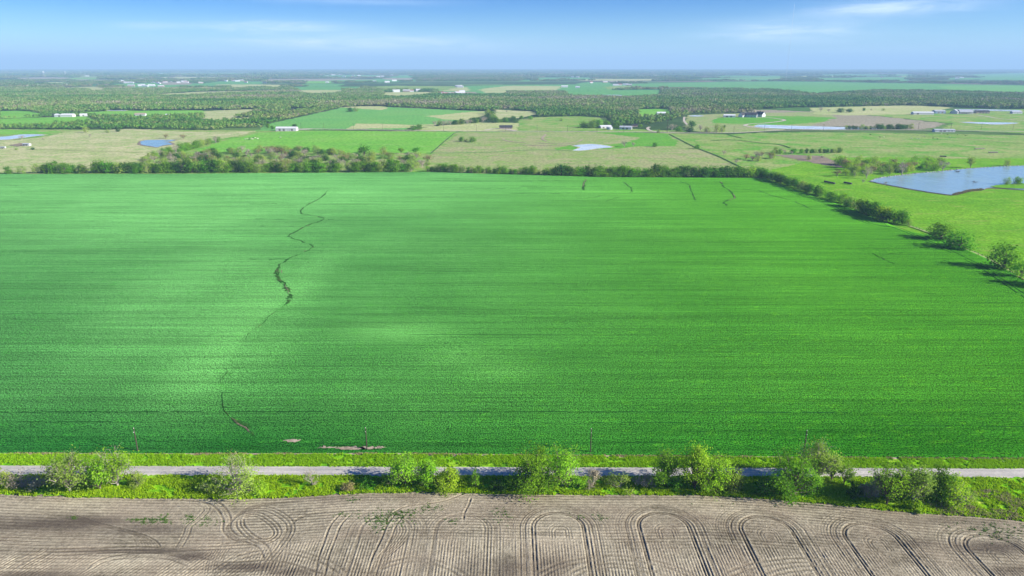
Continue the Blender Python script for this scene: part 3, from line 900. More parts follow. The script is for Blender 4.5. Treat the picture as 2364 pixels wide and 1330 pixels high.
for i_ in range(64):
    cy_ = 166.5 + 46 * FR.random() ** 1.3
    cx_ = FR.uniform(-150, 2500)
    if cx_ > 1500 and cy_ > 187:
        continue
    hh_ = (cy_ - 158) * FR.uniform(.035, .085)
    ww_ = FR.uniform(25, 110) * (1.3 if cy_ < 185 else 1)
    k_ = FR.uniform(-.5, .5)
    FIELDS.append(('far_field', ['far_green', 'straw', 'green_field', 'brown_field', 'far_green', 'pasture'][FR.integers(6)], [(cx_ - ww_, cy_ + k_ * hh_), (cx_ - ww_ * .3, cy_ - hh_), (cx_ + ww_, cy_ - hh_ * .7), (cx_ + ww_ * .8, cy_ + hh_ * .8), (cx_ - ww_ * .6, cy_ + hh_)]))
CLEAR = []
for i, (nm, mt, pts) in enumerate(FIELDS):
    ym_ = sum(p[1] for p in pts) / len(pts)
    if ym_ < 262 and nm in ('far_field', 'far_pasture', 'farm_meadow', 'clearing_meadow', 'grey_clearing', 'wooded_clearing'):
        # the wood in front hides the near edge of a clearing: the field runs on behind the crowns
        pts = [(px_, py_ + (9.0 * F / depth_of(gp(px_, py_)[1]) if py_ >= ym_ else 0)) for px_, py_ in pts]
    w = pxs(*pts)
    Ymid = np.mean([p[1] for p in w])
    sheet(nm, smooth_poly(w, max(3, Ymid / 160), Ymid / 420, i), -.30 + .005 * i, M[mt])
    CLEAR.append(pts)

PONDS = [
 ('pond', 'water', [(2008, 419), (2030, 412), (2084, 405), (2130, 400), (2170, 396.5), (2239, 390), (2322, 384.8), (2400, 383), (2520, 384), (2600, 400), (2580, 430), (2440, 442), (2364, 439), (2290, 434), (2268, 438), (2235, 442), (2202, 450.5), (2160, 446), (2115, 439), (2049, 427)]),
 ('pond', 'water_far', [(1323, 337), (1342, 334), (1373, 333), (1413, 339.4), (1378, 343), (1352, 347), (1322, 347.5), (1340, 340.6)]),
 ('pond', 'water', [(324, 327), (343, 323.4), (404, 323.4), (388, 328), (398, 333), (376, 336), (363, 340), (350, 338), (327, 334)]),
 ('pond', 'water_far', [(-150, 318), (0, 316), (52, 310.5), (104, 311.5), (76, 315), (38, 320), (0, 323), (-150, 326)]),
 ('pond', 'water_far', [(1740, 292.4), (1755, 288), (1815, 290), (1947, 293.7), (2050, 297), (1947, 299), (1815, 297.5), (1764, 295)]),
 ('pond', 'water_far', [(2218, 282), (2348, 283.6), (2305, 287.4), (2240, 284.5)]),
 ('pond', 'water_far', [(2200, 251.8), (2343, 253.9), (2340, 257), (2234, 254.4)]),
 ('pond', 'water_far', [(1591, 267), (1610, 265.8), (1626, 267.5), (1612, 269), (1595, 269)]),
 ('pond', 'water_far', [(246, 254.5), (288, 253.5), (288, 256), (250, 256)]),
 ('pond', 'water_far', [(893, 229), (915, 228), (925, 230), (900, 231)]),
 ('pond', 'water_far', [(1380, 219.5), (1420, 219), (1440, 221), (1390, 221.5)]),
]
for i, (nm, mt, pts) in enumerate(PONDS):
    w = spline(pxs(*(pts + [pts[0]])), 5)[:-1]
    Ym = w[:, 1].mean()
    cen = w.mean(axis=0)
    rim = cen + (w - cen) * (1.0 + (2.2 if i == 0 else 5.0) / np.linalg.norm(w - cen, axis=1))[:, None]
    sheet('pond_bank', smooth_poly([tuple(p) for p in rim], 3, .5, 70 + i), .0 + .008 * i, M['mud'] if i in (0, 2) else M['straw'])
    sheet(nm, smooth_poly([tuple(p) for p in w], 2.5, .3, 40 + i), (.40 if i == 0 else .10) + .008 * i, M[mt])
pen = pxs((2286, 431), (2305, 428.5), (2335, 426), (2364, 424.5), (2480, 421), (2480, 438), (2364, 437), (2320, 435.5), (2296, 434))
sheet('grass_point', smooth_poly(pen, 2, .4, 9), .62, M['pasture_bright'])

def path(name, pts, w, mat, z, jag=.06, n=8):
    W = spline(pxs(*pts), n)
    d = np.gradient(W, axis=0)
    nrm = np.c_[-d[:, 1], d[:, 0]] / (np.linalg.norm(d, axis=1)[:, None] + 1e-6)
    L, Rr = W + nrm * w / 2, W - nrm * w / 2
    m = len(W)
    V = np.r_[np.c_[L, np.full(m, z)], np.c_[Rr, np.full(m, z)]]
    i = np.arange(m - 1)
    return structure(name, mesh_np(name, V, np.c_[i + m, i + 1 + m, i + 1, i], [mat]))
path('far_road', [(684, 297), (760, 298), (955, 301.3), (1060, 302.5), (1200, 303), (1378, 304), (1517, 305.3), (1580, 307), (1700, 306), (1814, 300.5), (1950, 300), (2110, 300), (2250, 302), (2400, 304), (2700, 308)], 8, M['gravel'], 0.04)
path('driveway', [(1694, 270), (1765, 271.5), (1795, 274), (1811, 277), (1802, 280), (1764, 284.5), (1733, 286), (1720, 289), (1728, 292), (1764, 297), (1800, 300.5)], 8, M['gravel'], 0.08)
path('driveway', [(1580, 270), (1579, 278), (1583, 284), (1587, 288)], 5, M['gravel'], 0.10)
path('driveway', [(1517, 305), (1500, 301), (1495, 296), (1500, 293)], 6, M['gravel'], 0.11)
path('driveway', [(2200, 263), (2246, 264.5), (2272, 268), (2310, 274), (2400, 282)], 6, M['gravel'], 0.09)
path('driveway', [(1120, 300.5), (1140, 297.5), (1165, 298), (1190, 302)], 9, M['gravel'], 0.10)
path('driveway', [(680, 300), (700, 299), (720, 297.5)], 14, M['gravel'], 0.10)
path('farm_track', [(985, 353), (1110, 352), (1240, 346), (1330, 348)], 3.0, M['green_hill'], 0.12)
path('farm_track', [(60, 344), (200, 348), (330, 352)], 2.0, M['pasture'], 0.13)
for i, pts in enumerate([[(1200, 334), (1240, 336), (1300, 336), (1340, 332)], [(1240, 330), (1290, 332), (1330, 328), (1345, 322)], [(1160, 322), (1180, 327), (1215, 330)], [(1260, 310), (1252, 320), (1262, 326)]]):
    path('terrace_bank', pts, 4, M['bare'], .14)

# ------------------------------------------------------------------ trees
def tube(pts, radii, sides=5):
    pts = [np.array(p, float) for p in pts]
    V, Fq = [], []
    for i, p in enumerate(pts):
        d = pts[min(i + 1, len(pts) - 1)] - pts[max(i - 1, 0)]
        d /= np.linalg.norm(d) + 1e-9
        a = np.cross(d, (0.31, .95, .1)); a /= np.linalg.norm(a) + 1e-9
        b = np.cross(d, a)
        for s in range(sides):
            t = 2 * math.pi * s / sides
            V.append(p + radii[i] * (a * math.cos(t) + b * math.sin(t)))
    for i in range(len(pts) - 1):
        for s in range(sides):
            Fq.append((i * sides + s, i * sides + (s + 1) % sides, (i + 1) * sides + (s + 1) % sides, (i + 1) * sides + s))
    return np.array(V), np.array(Fq)

class Acc:
    def __init__(s):
        s.v, s.f, s.n, s.t = [], [], 0, []
    def add(s, v, f, tone=None):
        s.v.append(v); s.f.append(f + s.n); s.n += len(v)
        if tone is not None:
            s.t.append(np.full(len(f), tone) if np.isscalar(tone) else tone)
    def mesh(s, name, mat, smooth=False):
        me = mesh_np(name, np.concatenate(s.v), np.concatenate(s.f), [mat], smooth)
        if s.t:
            attr_f(me, 'tone', np.concatenate(s.t), 'FACE')
        return me

def leaves(r, C, size, out, n, spread, thin=.7, up=.35):
    """n leaf cards scattered about the points C; out = outward direction per card"""
    P = C + r.normal(0, 1, (n, 3)) * spread
    nr = r.normal(0, 1, (n, 3)) * .5 + out + np.array([0, 0, up])
    nr /= np.linalg.norm(nr, axis=1)[:, None]
    a = np.cross(nr, r.normal(0, 1, (n, 3))); a /= np.linalg.norm(a, axis=1)[:, None] + 1e-9
    b = np.cross(nr, a)
    s = (size * (.6 + .8 * r.random(n)))[:, None]
    V = np.stack([P - a * s * .5, P + b * s * thin * .5 - a * s * .05, P + a * s * .5, P - b * s * thin * .5 + a * s * .08], 1).reshape(-1, 3)
    Fq = np.arange(4 * n).reshape(n, 4)
    return V, Fq

def make_tree(seed, h=10.0, w=8.0, base=.22, nclump=16, per=16, leaf=.9, mat='lush', bark='bark', sparse=0.0, conical=0.0, twigs=0, detail=1, skirt=False):
    """a tapered, forked trunk with limbs, and a crown of leaf clumps; returns trunk and crown meshes"""
    r = np.random.default_rng(seed)
    tr, cr = Acc(), Acc()
    cz, rz = h * (base + 1) / 2, h * (1 - base) / 2
    lean = r.normal(0, .03 * h, 2)
    top = np.array([lean[0], lean[1], h * (.72 if not conical else .92)])
    n = 6
    tp = [np.array([top[0] * t + r.normal(0, .06) * (t > 0), top[1] * t + r.normal(0, .06) * (t > 0), top[2] * t - .3 * (t == 0)]) for t in np.linspace(0, 1, n)]
    r0 = h * .026
    v, f = tube(tp, [r0 * (1.25 if i == 0 else 1 - .8 * i / n) for i in range(n)], 6)
    tr.add(v, f)
    for c in range(nclump):
        d = r.normal(0, 1, 3); d /= np.linalg.norm(d)
        if d[2] < -.55 and not skirt:
            d[2] *= -.3
        rad = .45 + .55 * r.random() ** .5
        cc = np.array([d[0] * w / 2 * rad * .82, d[1] * w / 2 * rad * .82, cz + d[2] * rz * rad * .82])
        if skirt:
            z_ = r.uniform(.10, .88)
            pr = math.sqrt(max(.05, 1 - ((z_ - .36) / .62) ** 2))
            hd = np.array([d[0], d[1]]) / (math.hypot(d[0], d[1]) + 1e-6)
            cc = np.array([*(hd * w / 2 * .84 * pr * (.35 + .65 * r.random() ** .5)), z_ * h])
            d = np.array([hd[0] * .8, hd[1] * .8, (z_ - .3) * 1.4])
        if conical:
            k_ = 1 - conical * (cc[2] - base * h) / (h * (1 - base))
            cc[0] *= k_; cc[1] *= k_
        cc[:2] += lean * cc[2] / h
        if detail > 1:
            ang = math.atan2(cc[1], cc[0])
            lob = 1 + .28 * math.sin(2 * ang + seed) + .22 * math.sin(3 * ang + seed * 1.7) + r.normal(0, .12)
            cc[:2] *= max(.5, lob)
            cc[2] *= 1 + .12 * math.sin(2 * ang + seed * .6) + r.normal(0, .05)
        cs = (w + rz) * (.085 if detail < 2 else .062) * (.5 + 1.0 * r.random())
        # limb from the trunk to the clump
        t0 = np.clip((cc[2] / h - .25) * r.uniform(.5, .9), .12, .95)
        i0 = t0 * (n - 1); ia = int(i0); p0 = tp[ia] + (tp[min(ia + 1, n - 1)] - tp[ia]) * (i0 - ia)
        mid = p0 * .45 + cc * .55 + r.normal(0, .03 * h, 3) - np.array([0, 0, .03 * h])
        v, f = tube([p0, mid, cc], [r0 * .42, r0 * .26, r0 * .08], 4)
        tr.add(v, f)
        if detail > 1:
            for s_ in range(3):
                e = cc + r.normal(0, 1, 3) * cs * 1.15 + d * cs * .5
                v, f = tube([mid + (cc - mid) * r.random(), (cc + e) / 2 + r.normal(0, .1, 3), e], [r0 * .15, r0 * .09, r0 * .03], 3)
                tr.add(v, f)
        np_ = max(2, int(per * (1 - sparse * r.random())))
        o = d + r.normal(0, .3, (np_, 3))
        v, f = leaves(r, cc, np.full(np_, leaf), o, np_, cs, .72)
        cr.add(v, f, float(r.random()))
        if twigs:
            P0 = cc + r.normal(0, 1, (twigs, 3)) * cs * .6
            D = d + r.normal(0, .55, (twigs, 3)) + np.array([0, 0, .25])
            D /= np.linalg.norm(D, axis=1)[:, None]
            S = np.cross(D, r.normal(0, 1, (twigs, 3))); S /= np.linalg.norm(S, axis=1)[:, None]
            ln = leaf * r.uniform(1.0, 2.2, (twigs, 1)); wd = leaf * .07
            v = np.stack([P0 - S * wd, P0 + S * wd, P0 + D * ln + S * wd * .3, P0 + D * ln - S * wd * .3], 1).reshape(-1, 3)
            tr.add(v, np.arange(4 * twigs).reshape(-1, 4))
    return tr.mesh('trunk', M[bark], True), cr.mesh('crown', M[mat])

KINDS = {}
def kind(name, nvar, **kw):
    KINDS[name] = [make_tree(sum(map(ord, name)) * 31 + i * 7, **kw) for i in range(nvar)]
kind('lush', 6, base=.04, nclump=34, per=44, leaf=.68, mat='lush', skirt=True)
kind('dark', 4, base=.06, nclump=30, per=34, skirt=True, leaf=.8, mat='dark', bark='barkdark')
kind('olive', 5, base=.08, nclump=30, per=26, leaf=.68, mat='olive', bark='barkpale', twigs=3, skirt=True)
kind('yellow', 4, base=.06, nclump=30, per=30, leaf=.7, mat='yellow', twigs=1, skirt=True)
kind('grey', 5, base=.16, nclump=20, per=9, leaf=.8, mat='grey', bark='barkpale', twigs=10, sparse=.4)
kind('tan', 2, base=.12, nclump=18, per=13, leaf=.9, mat='tan', twigs=4)
kind('cone', 2, base=.14, nclump=26, per=14, leaf=.9, mat='olive', conical=.75, twigs=3)
kind('bare', 3, base=.18, nclump=22, per=4, leaf=.8, mat='grey', bark='barkpale', twigs=16, sparse=.5)
kind('round', 3, base=.20, nclump=22, per=20, leaf=1.0, mat='lush')

TREES_N = [0]
def put_tree(kd, x, y, h, w, label, group=None, name='tree', z=-.08, cat='tree'):
    TREES_N[0] += 1
    i = TREES_N[0]
    tm, cm_ = KINDS[kd][i % len(KINDS[kd])]
    o = thing(name, label, cat, (x, y, z), (i * 2.399) % 6.283, group)
    o.scale = (w / 8, w / 8, h / 10)
    link('trunk', tm, o)
    link('crown', cm_, o)
    return o

def tree_px(kd, px, py, hpx, wpx, label, group=None, name='tree', cat='tree'):
    x, y = gp(px, py)
    h = max(2.0, height_to(y, py - hpx))
    w = (wpx or hpx * .95) * depth_of(y) / F
    return put_tree(kd, x, y, h, w, label, group, name, cat=cat)

# --- hedgerow along the far edge of the wheat
HR = np.random.default_rng(77)
G1 = 'trees of the hedgerow along the far edge of the wheat field'
def hedge(P, n, hlo, hhi, kinds, labels, group, name, back=5.0, w=(.85, 1.25)):
    W = np.array(pxs(*P))
    s = np.concatenate([[0], np.cumsum(np.linalg.norm(np.diff(W, axis=0), axis=1))])
    for i in range(n):
        q = s[-1] * (i + .5 + HR.uniform(-.4, .4)) / n
        x, y = np.interp(q, s, W[:, 0]), np.interp(q, s, W[:, 1])
        kd = kinds[HR.integers(len(kinds))]
        h = HR.uniform(hlo, hhi)
        put_tree(kd, x + HR.normal(0, .8), y + HR.uniform(.5, 1) * back, h, h * HR.uniform(*w), labels[kd], group, name)
L1 = {'lush': 'leafy bright green tree in the hedgerow behind the left half of the wheat', 'olive': 'pale olive tree in the hedgerow behind the left half of the wheat',
      'dark': 'dark green tree in the hedgerow behind the left half of the wheat', 'grey': 'grey twiggy tree in the hedgerow behind the left half of the wheat'}
hedge([(70, 401), (400, 400), (960, 397)], 62, 9.5, 14.5, ['lush', 'lush', 'lush', 'olive', 'dark'], L1, G1, 'hedgerow_tree', 9)
hedge([(-60, 402), (50, 401)], 4, 8, 12, ['lush', 'olive'], {'lush': 'green tree at the far left end of the back hedgerow', 'olive': 'olive bushy tree at the far left end of the back hedgerow'}, 'trees at the left end of the back hedgerow', 'hedgerow_tree')
L2 = {'lush': 'low green tree in the thin middle stretch of the back hedgerow', 'olive': 'low pale tree in the thin middle stretch of the back hedgerow', 'yellow': 'low yellow green tree in the thin middle stretch of the back hedgerow'}
hedge([(985, 397), (1290, 406)], 34, 5.5, 10.5, ['lush', 'olive', 'yellow', 'lush'], L2, 'low trees in the middle of the back hedgerow', 'hedgerow_tree', 8, (.8, 1.1))
L3 = {'lush': 'leafy green tree in the hedgerow behind the right half of the wheat', 'dark': 'dark tree in the hedgerow behind the right half of the wheat', 'yellow': 'yellow green tree in the hedgerow behind the right half of the wheat'}
hedge([(1290, 406), (1390, 408.5), (1765, 411)], 42, 9.5, 14, ['lush', 'lush', 'dark', 'lush', 'yellow'], L3, 'trees of the hedgerow behind the right half of the wheat', 'hedgerow_tree', 7)
# --- hedge running down the right-hand side
L4 = {'lush': 'green tree in the hedge running diagonally beside the right edge of the wheat', 'yellow': 'sunlit yellow green tree in the diagonal hedge beside the wheat', 'dark': 'dark green tree in the diagonal hedge beside the wheat',
      'olive': 'pale olive tree in the diagonal hedge beside the wheat'}
G4 = 'trees of the diagonal hedge on the right of the wheat'
hedge([(1752, 408), (1805, 423), (1850, 438), (1895, 452)], 22, 8, 11.5, ['lush', 'lush', 'dark', 'olive'], L4, G4, 'hedge_tree', 2, (.8, 1.1))
hedge([(1895, 452), (1940, 467), (1983, 488)], 10, 7, 10, ['yellow', 'lush', 'olive'], L4, G4, 'hedge_tree', 2, (.8, 1.15))
hedge([(1983, 488), (2037, 509), (2085, 518)], 12, 9, 12.5, ['lush', 'dark', 'lush', 'yellow'], L4, G4, 'hedge_tree', 2, (.85, 1.1))
tree_px('olive', 2096, 520, 15, 20, 'small pale bush ending the diagonal hedge beside the wheat', name='bush', cat='bush')
for a in [('lush', 2172, 553, 40, 54, 'round green tree at the wheat edge, uphill one of a touching pair'), ('lush', 2216, 573, 41, 62, 'round green tree at the wheat edge, nearer one of a touching pair'),
          ('lush', 2316, 620, 56, 60, 'big bushy green tree alone on the field edge at the right'), ('yellow', 2358, 640, 42, 46, 'yellow green bushy tree cut by the right picture edge')]:
    tree_px(a[0], *a[1:5], a[5], name='field_edge_tree')
tree_px('yellow', 2188, 555, 12, 20, 'small yellow green shrub at the foot of a pair of round trees', name='shrub', cat='shrub')
tree_px('lush', 2400, 662, 50, 56, 'green tree on the field edge just outside the right picture edge', name='field_edge_tree')
# --- scrub behind the left part of the hedgerow
SR = np.random.default_rng(5)
SCRUB = [(330, 372), (420, 356), (520, 351), (640, 345), (760, 350), (840, 352), (965, 362), (1000, 378), (970, 394), (700, 397), (330, 396)]
LS = {'olive': 'pale olive scrub tree in the thicket behind the hedgerow', 'grey': 'leafless grey scrub tree in the thicket behind the hedgerow', 'tan': 'tan budding scrub tree in the thicket behind the hedgerow',
      'dark': 'darker green scrub tree in the thicket behind the hedgerow'}
n = 0
while n < 260:
    px, py = SR.uniform(330, 1000), SR.uniform(345, 397)
    if not inside(np.array([px]), np.array([py]), SCRUB)[0]:
        continue
    if px > 830 and SR.random() < .5:
        continue
    x, y = gp(px, py)
    kd = ['olive', 'olive', 'grey', 'grey', 'olive', 'tan', 'dark'][SR.integers(7)]
    h = SR.uniform(6, 10)
    put_tree(kd, x, y, h, h * SR.uniform(1.1, 1.55), LS[kd], 'scrub trees in the thicket behind the hedgerow', 'scrub_tree')
    n += 1
for a in [('round', 841, 362, 27, 26, 'tallest dark green tree standing above the grey scrub thicket'), ('olive', 885, 358, 20, 20, 'greyish green tree between two dark round ones behind the scrub'),
          ('round', 926, 354, 13, 16, 'small round green tree at the corner of the bright crop field'), ('round', 961, 354, 14, 22, 'round dark green tree nearest the corner of the bright crop field')]:
    tree_px(a[0], *a[1:5], a[5], name='round_tree')
LH = {'lush': 'green tree in the short hedge climbing from the thicket towards the left pond', 'grey': 'grey tree in the short hedge climbing from the thicket towards the left pond', 'olive': 'olive tree in the short hedge climbing from the thicket towards the left pond'}
hedge([(345, 370), (380, 360), (420, 350), (455, 341), (490, 331), (515, 327)], 17, 8, 13, ['lush', 'grey', 'olive', 'lush'], LH, 'trees of the short hedge by the left pond', 'hedge_tree', 2, (.9, 1.2))
# --- lone trees, each told apart by where it stands
LONE = [
 ('grey', 51, 322, 10, 14, 'grey tree on the near bank of the far left pond'), ('grey', 101, 323, 5, 6, 'tiny grey bush right of the far left pond'), ('grey', 208, 317, 9, 8, 'small grey tree in the middle of the tan pasture'),
 ('olive', 248, 307, 9, 11, 'small olive tree at the back of the tan pasture'), ('dark', 273, 304, 9, 11, 'dark tree against the wood at the back of the tan pasture'), ('olive', 199, 306, 14, 14, 'olive tree at the left corner of the tan pasture wood'),
 ('tan', 383, 320, 11, 16, 'tan budding tree behind the left pond, left one of two'), ('tan', 423, 321, 11, 16, 'tan budding tree behind the left pond, right one of two'), ('dark', 76, 346, 6, 8, 'small dark bush low in the tan pasture'),
 ('olive', 39, 346, 6, 8, 'small olive bush near the white trailer'), ('dark', 130, 286, 8, 11, 'dark tree alone in the farm field at the left'), ('lush', 618, 296, 11, 11, 'green tree left of the long white barn'),
 ('lush', 630, 298, 9, 10, 'green tree touching the left end of the long white barn'), ('dark', 680, 293, 7, 12, 'dark tree behind the right end of the long white barn'),
 ('dark', 808, 258, 10, 15, 'dark tree on the hill field, left one of two'), ('olive', 822, 257.5, 10, 15, 'olive tree on the hill field, right one of two'), ('lush', 955, 300.5, 11, 17, 'lower green tree by the far road right of the pale strip'),
 ('lush', 968, 300, 13, 17, 'taller green tree by the far road right of the pale strip'), ('lush', 1065, 326, 12, 13, 'left green tree of three on the centre pasture'), ('olive', 1076, 327, 8, 12, 'small middle tree of three on the centre pasture'),
 ('lush', 1092, 328, 13, 17, 'right green tree of three on the centre pasture'), ('grey', 1442, 338.5, 13, 18, 'wide grey tree right of the pale pond'), ('grey', 1462, 338, 11, 10, 'narrow grey tree right of the pale pond'),
 ('lush', 1512, 339, 10, 12, 'round green tree on the damp meadow right of the pale pond'), ('lush', 1609, 343.5, 11, 13, 'round green tree near the diagonal field fence'), ('grey', 1671, 357.5, 11, 13, 'grey tree beside the diagonal field fence'),
 ('grey', 1700, 379, 12, 12, 'grey tree at the near end of the diagonal field fence'), ('olive', 1520, 306.5, 8, 9, 'small tree at the far road junction'), ('dark', 1596, 292.5, 14, 18, 'round dark tree by the curving dirt drive'),
 ('dark', 1593, 304.5, 12, 18, 'low dark tree below the round tree by the dirt drive'), ('dark', 1549, 278, 9, 11, 'dark tree at the wood edge above the dirt drive'), ('grey', 1551, 300, 13, 28, 'wide grey thicket tree right of the farm'),
 ('lush', 1565, 303.5, 12, 16, 'green bush below the grey thicket right of the farm'), ('grey', 1616, 303, 14, 14, 'leafless tree at the left of the roadside clump'), ('olive', 1632, 306, 14, 16, 'olive tree in the middle of the roadside clump'),
 ('olive', 1654, 306, 20, 18, 'tallest olive tree of the roadside clump'), ('olive', 1666, 305, 16, 14, 'right olive tree of the roadside clump'), ('dark', 1672, 296, 8, 6, 'slim dark tree above the roadside clump'),
 ('grey', 1895, 257.5, 10, 15, 'grey tree on the far pasture, leftmost of a loose row'), ('grey', 1912, 258, 7, 10, 'low bush second in the loose row on the far pasture'), ('dark', 1941, 259.5, 10, 18, 'broad dark tree in the loose row on the far pasture'), ('dark', 1960, 259.5, 9, 15, 'dark tree right of the broad one on the far pasture'),
 ('dark', 1994, 256, 7, 7, 'small tree alone on the far pasture'), ('grey', 2011, 256, 5, 6, 'tiny grey tree on the far pasture'), ('olive', 2039, 255.5, 6, 8, 'small rightmost tree on the far pasture'),
 ('bare', 2000, 412, 29, 22, 'tall bare tree at the left tip of the big pond'), ('bare', 2082, 404.5, 31, 24, 'tallest bare tree on the far bank of the big pond'), ('bare', 2176, 394.5, 26, 24, 'bare rounded tree on the far bank of the big pond'),
 ('cone', 2240, 387, 25, 21, 'pale green conical tree on the far bank of the big pond'), ('olive', 2324, 382.5, 16, 14, 'small leaning tree on the far bank at the right of the pond'), ('olive', 2324, 427, 18, 18, 'left of two small trees on the grassy point in the pond'),
 ('lush', 2349, 426, 18, 20, 'right of two small trees on the grassy point in the pond'), ('bare', 1992, 422, 9, 10, 'low twiggy bush on the near bank at the pond tip'), ('bare', 2044, 429, 11, 9, 'thin bare sapling on the near bank of the big pond'),
 ('olive', 1866, 369, 13, 11, 'small olive tree on the mud bank'), ('grey', 1898, 367, 8, 10, 'small grey bush on the mud bank'), ('dark', 2105, 393, 10, 12, 'small dark cedar in front of the willow thicket, left one'), ('dark', 2124, 390, 9, 13, 'small dark cedar in front of the willow thicket, right one'),
 ('grey', 1170, 260, 5, 6, 'small grey bush on the dry meadow'), ('olive', 1296, 279, 8, 9, 'small tree in front of the wood on the centre meadow'), ('lush', 1203, 275, 9, 10, 'small round green tree at the dry meadow corner'),
 ('lush', 1224, 276, 9, 12, 'green tree at the left tip of the centre wood'), ('lush', 1350, 294, 15, 22, 'left green tree of the group beside the farm'), ('lush', 1368, 295, 18, 22, 'tall middle tree of the group beside the farm'), ('lush', 1382, 294, 18, 22, 'right tree of the group beside the farm'),
 ('lush', 1400, 290, 12, 18, 'green tree behind the farm shed'), ('lush', 1425, 295, 14, 20, 'green tree between the farm shed and the white barn'), ('lush', 1478, 294, 8, 10, 'small green tree right of the white barn'),
]
for a in LONE:
    tree_px(*a)
def clump(poly, n, kinds, hpx, labels, group, name, seed, wr=(1.0, 1.4), cat='tree'):
    r = np.random.default_rng(seed)
    xs, ys = [p[0] for p in poly], [p[1] for p in poly]
    c = 0
    while c < n:
        px, py = r.uniform(min(xs), max(xs)), r.uniform(min(ys), max(ys))
        if not inside(np.array([px]), np.array([py]), poly)[0]:
            continue
        kd = kinds[r.integers(len(kinds))]
        hp = r.uniform(*hpx)
        tree_px(kd, px, py, hp, hp * r.uniform(*wr), labels[kd], group, name, cat)
        c += 1
clump([(1920, 378), (1990, 372), (2080, 380), (2190, 378), (2180, 392), (2120, 396), (2060, 403), (1990, 408), (1925, 409), (1960, 395)], 58, ['yellow', 'olive', 'yellow', 'tan'], (13, 22),
      {'yellow': 'yellow green willow in the thicket behind the big pond', 'olive': 'olive willow in the thicket behind the big pond', 'tan': 'tan budding willow in the thicket behind the big pond'}, 'willows in the thicket behind the big pond', 'willow_tree', 3)
clump([(1708, 366), (1740, 360), (1780, 362), (1785, 368), (1750, 373), (1712, 373)], 13, ['olive', 'tan', 'grey'], (9, 15),
      {'olive': 'pale olive willow bush left of the mud bank', 'tan': 'tan willow bush left of the mud bank', 'grey': 'grey willow bush left of the mud bank'}, 'willow bushes left of the mud bank', 'willow_bush', 4, cat='bush')
clump([(1775, 352), (1840, 352), (1838, 358), (1780, 358)], 11, ['olive', 'grey', 'lush'], (8, 13),
      {'olive': 'olive tree in the row above the mud bank', 'grey': 'grey tree in the row above the mud bank', 'lush': 'green tree in the row above the mud bank'}, 'trees in the row above the mud bank', 'tree', 5, (.8, 1.1))
hedge([(1850, 354), (1947, 352.5)], 12, 5.5, 9, ['olive', 'dark', 'lush'], {'olive': 'olive tree in the short straight row on the right pasture', 'dark': 'dark tree in the short straight row on the right pasture', 'lush': 'green tree in the short straight row on the right pasture'}, 'short straight row of trees on the right pasture', 'tree', 2, (.7, 1.0))
hedge([(1948, 299), (2020, 299), (2080, 298), (2104, 297.5)], 22, 6, 11, ['dark', 'olive', 'dark'], {'dark': 'dark bushy tree in the row at the end of the long pond', 'olive': 'olive bushy tree in the row at the end of the long pond'}, 'row of bushy trees at the end of the long pond', 'tree', 2, (.9, 1.3))
hedge([(1003, 292), (1050, 290), (1090, 286), (1120, 282)], 26, 8, 13, ['grey', 'grey', 'olive', 'dark'], {'grey': 'grey leafless tree in the grove left of the dark roofed house', 'olive': 'olive tree in the grove left of the dark roofed house', 'dark': 'dark tree in the grove left of the dark roofed house'}, 'trees in the grey grove left of the dark roofed house', 'tree', 28, (.9, 1.3))
hedge([(1124, 262), (1130, 270), (1136, 278), (1140, 284)], 12, 11, 18, ['lush', 'dark', 'olive'], {'lush': 'green tree in the line between straw strip and dry meadow', 'dark': 'dark tree in the line between straw strip and dry meadow', 'olive': 'olive tree in the line between straw strip and dry meadow'}, 'line of trees between straw strip and dry meadow', 'tree', 4, (.9, 1.3))
hedge([(1140, 284), (1190, 279)], 8, 8, 12, ['lush', 'dark'], {'lush': 'green tree in the short row below the dry meadow', 'dark': 'dark tree in the short row below the dry meadow'}, 'short row of trees below the dry meadow', 'tree', 4, (1, 1.3))

# ------------------------------------------------------------------ woods: many trees read as one mass
PROTO = bpy.data.collections.new('canopy_prototypes')
def canopy_proto(seed, n, size, hgt, cards, leaf, name, mat='canopy'):
    """a patch of n crowns about `size` metres across"""
    r = np.random.default_rng(seed)
    A = Acc()
    for c in range(n):
        a, q = r.uniform(0, 6.283), size / 2 * math.sqrt(r.random())
        cx, cy = q * math.cos(a), q * math.sin(a)
        hh = hgt * r.uniform(.65, 1.12)
        w = hgt * r.uniform(.5, .9)
        d = r.normal(0, 1, (cards, 3)); d /= np.linalg.norm(d, axis=1)[:, None]
        d[:, 2] = np.where(d[:, 2] < -.2, -d[:, 2], d[:, 2])
        rad = r.uniform(.6, 1.0, (cards, 1))
        lump = 1 + .25 * np.sin(d[:, :1] * 5 + seed) * np.cos(d[:, 1:2] * 4 + c)
        P = np.array([cx, cy, hh * .52]) + d * rad * lump * np.array([w / 2, w / 2, hh * .46])
        v, f = leaves(r, P, np.full(cards, leaf), d * 1.2, cards, leaf * .2, .85)
        A.add(v, f, float(np.clip(r.normal(.40, .11), 0, .99)))
    return bpy.data.objects.new(name, A.mesh(name, M[mat]))
def proto_col(name, objs):
    c = bpy.data.collections.new(name)
    for o in objs:
        c.objects.link(o)
    return c
PC_TREE = proto_col('wood_tree_kinds', [canopy_proto(900 + i, 1, .1, 10, 60, 1.9, 'wood_tree') for i in range(12)])
PC_PATCH = proto_col('wood_patch_kinds', [canopy_proto(930 + i, 22, 38, 10.5, 34, 2.6, 'wood_patch') for i in range(8)])
PC_PLAIN = proto_col('plain_wood_kinds', [canopy_proto(945 + i, 20, 38, 10.5, 34, 2.6, 'wood_patch', 'canopy_far_dark') for i in range(6)])
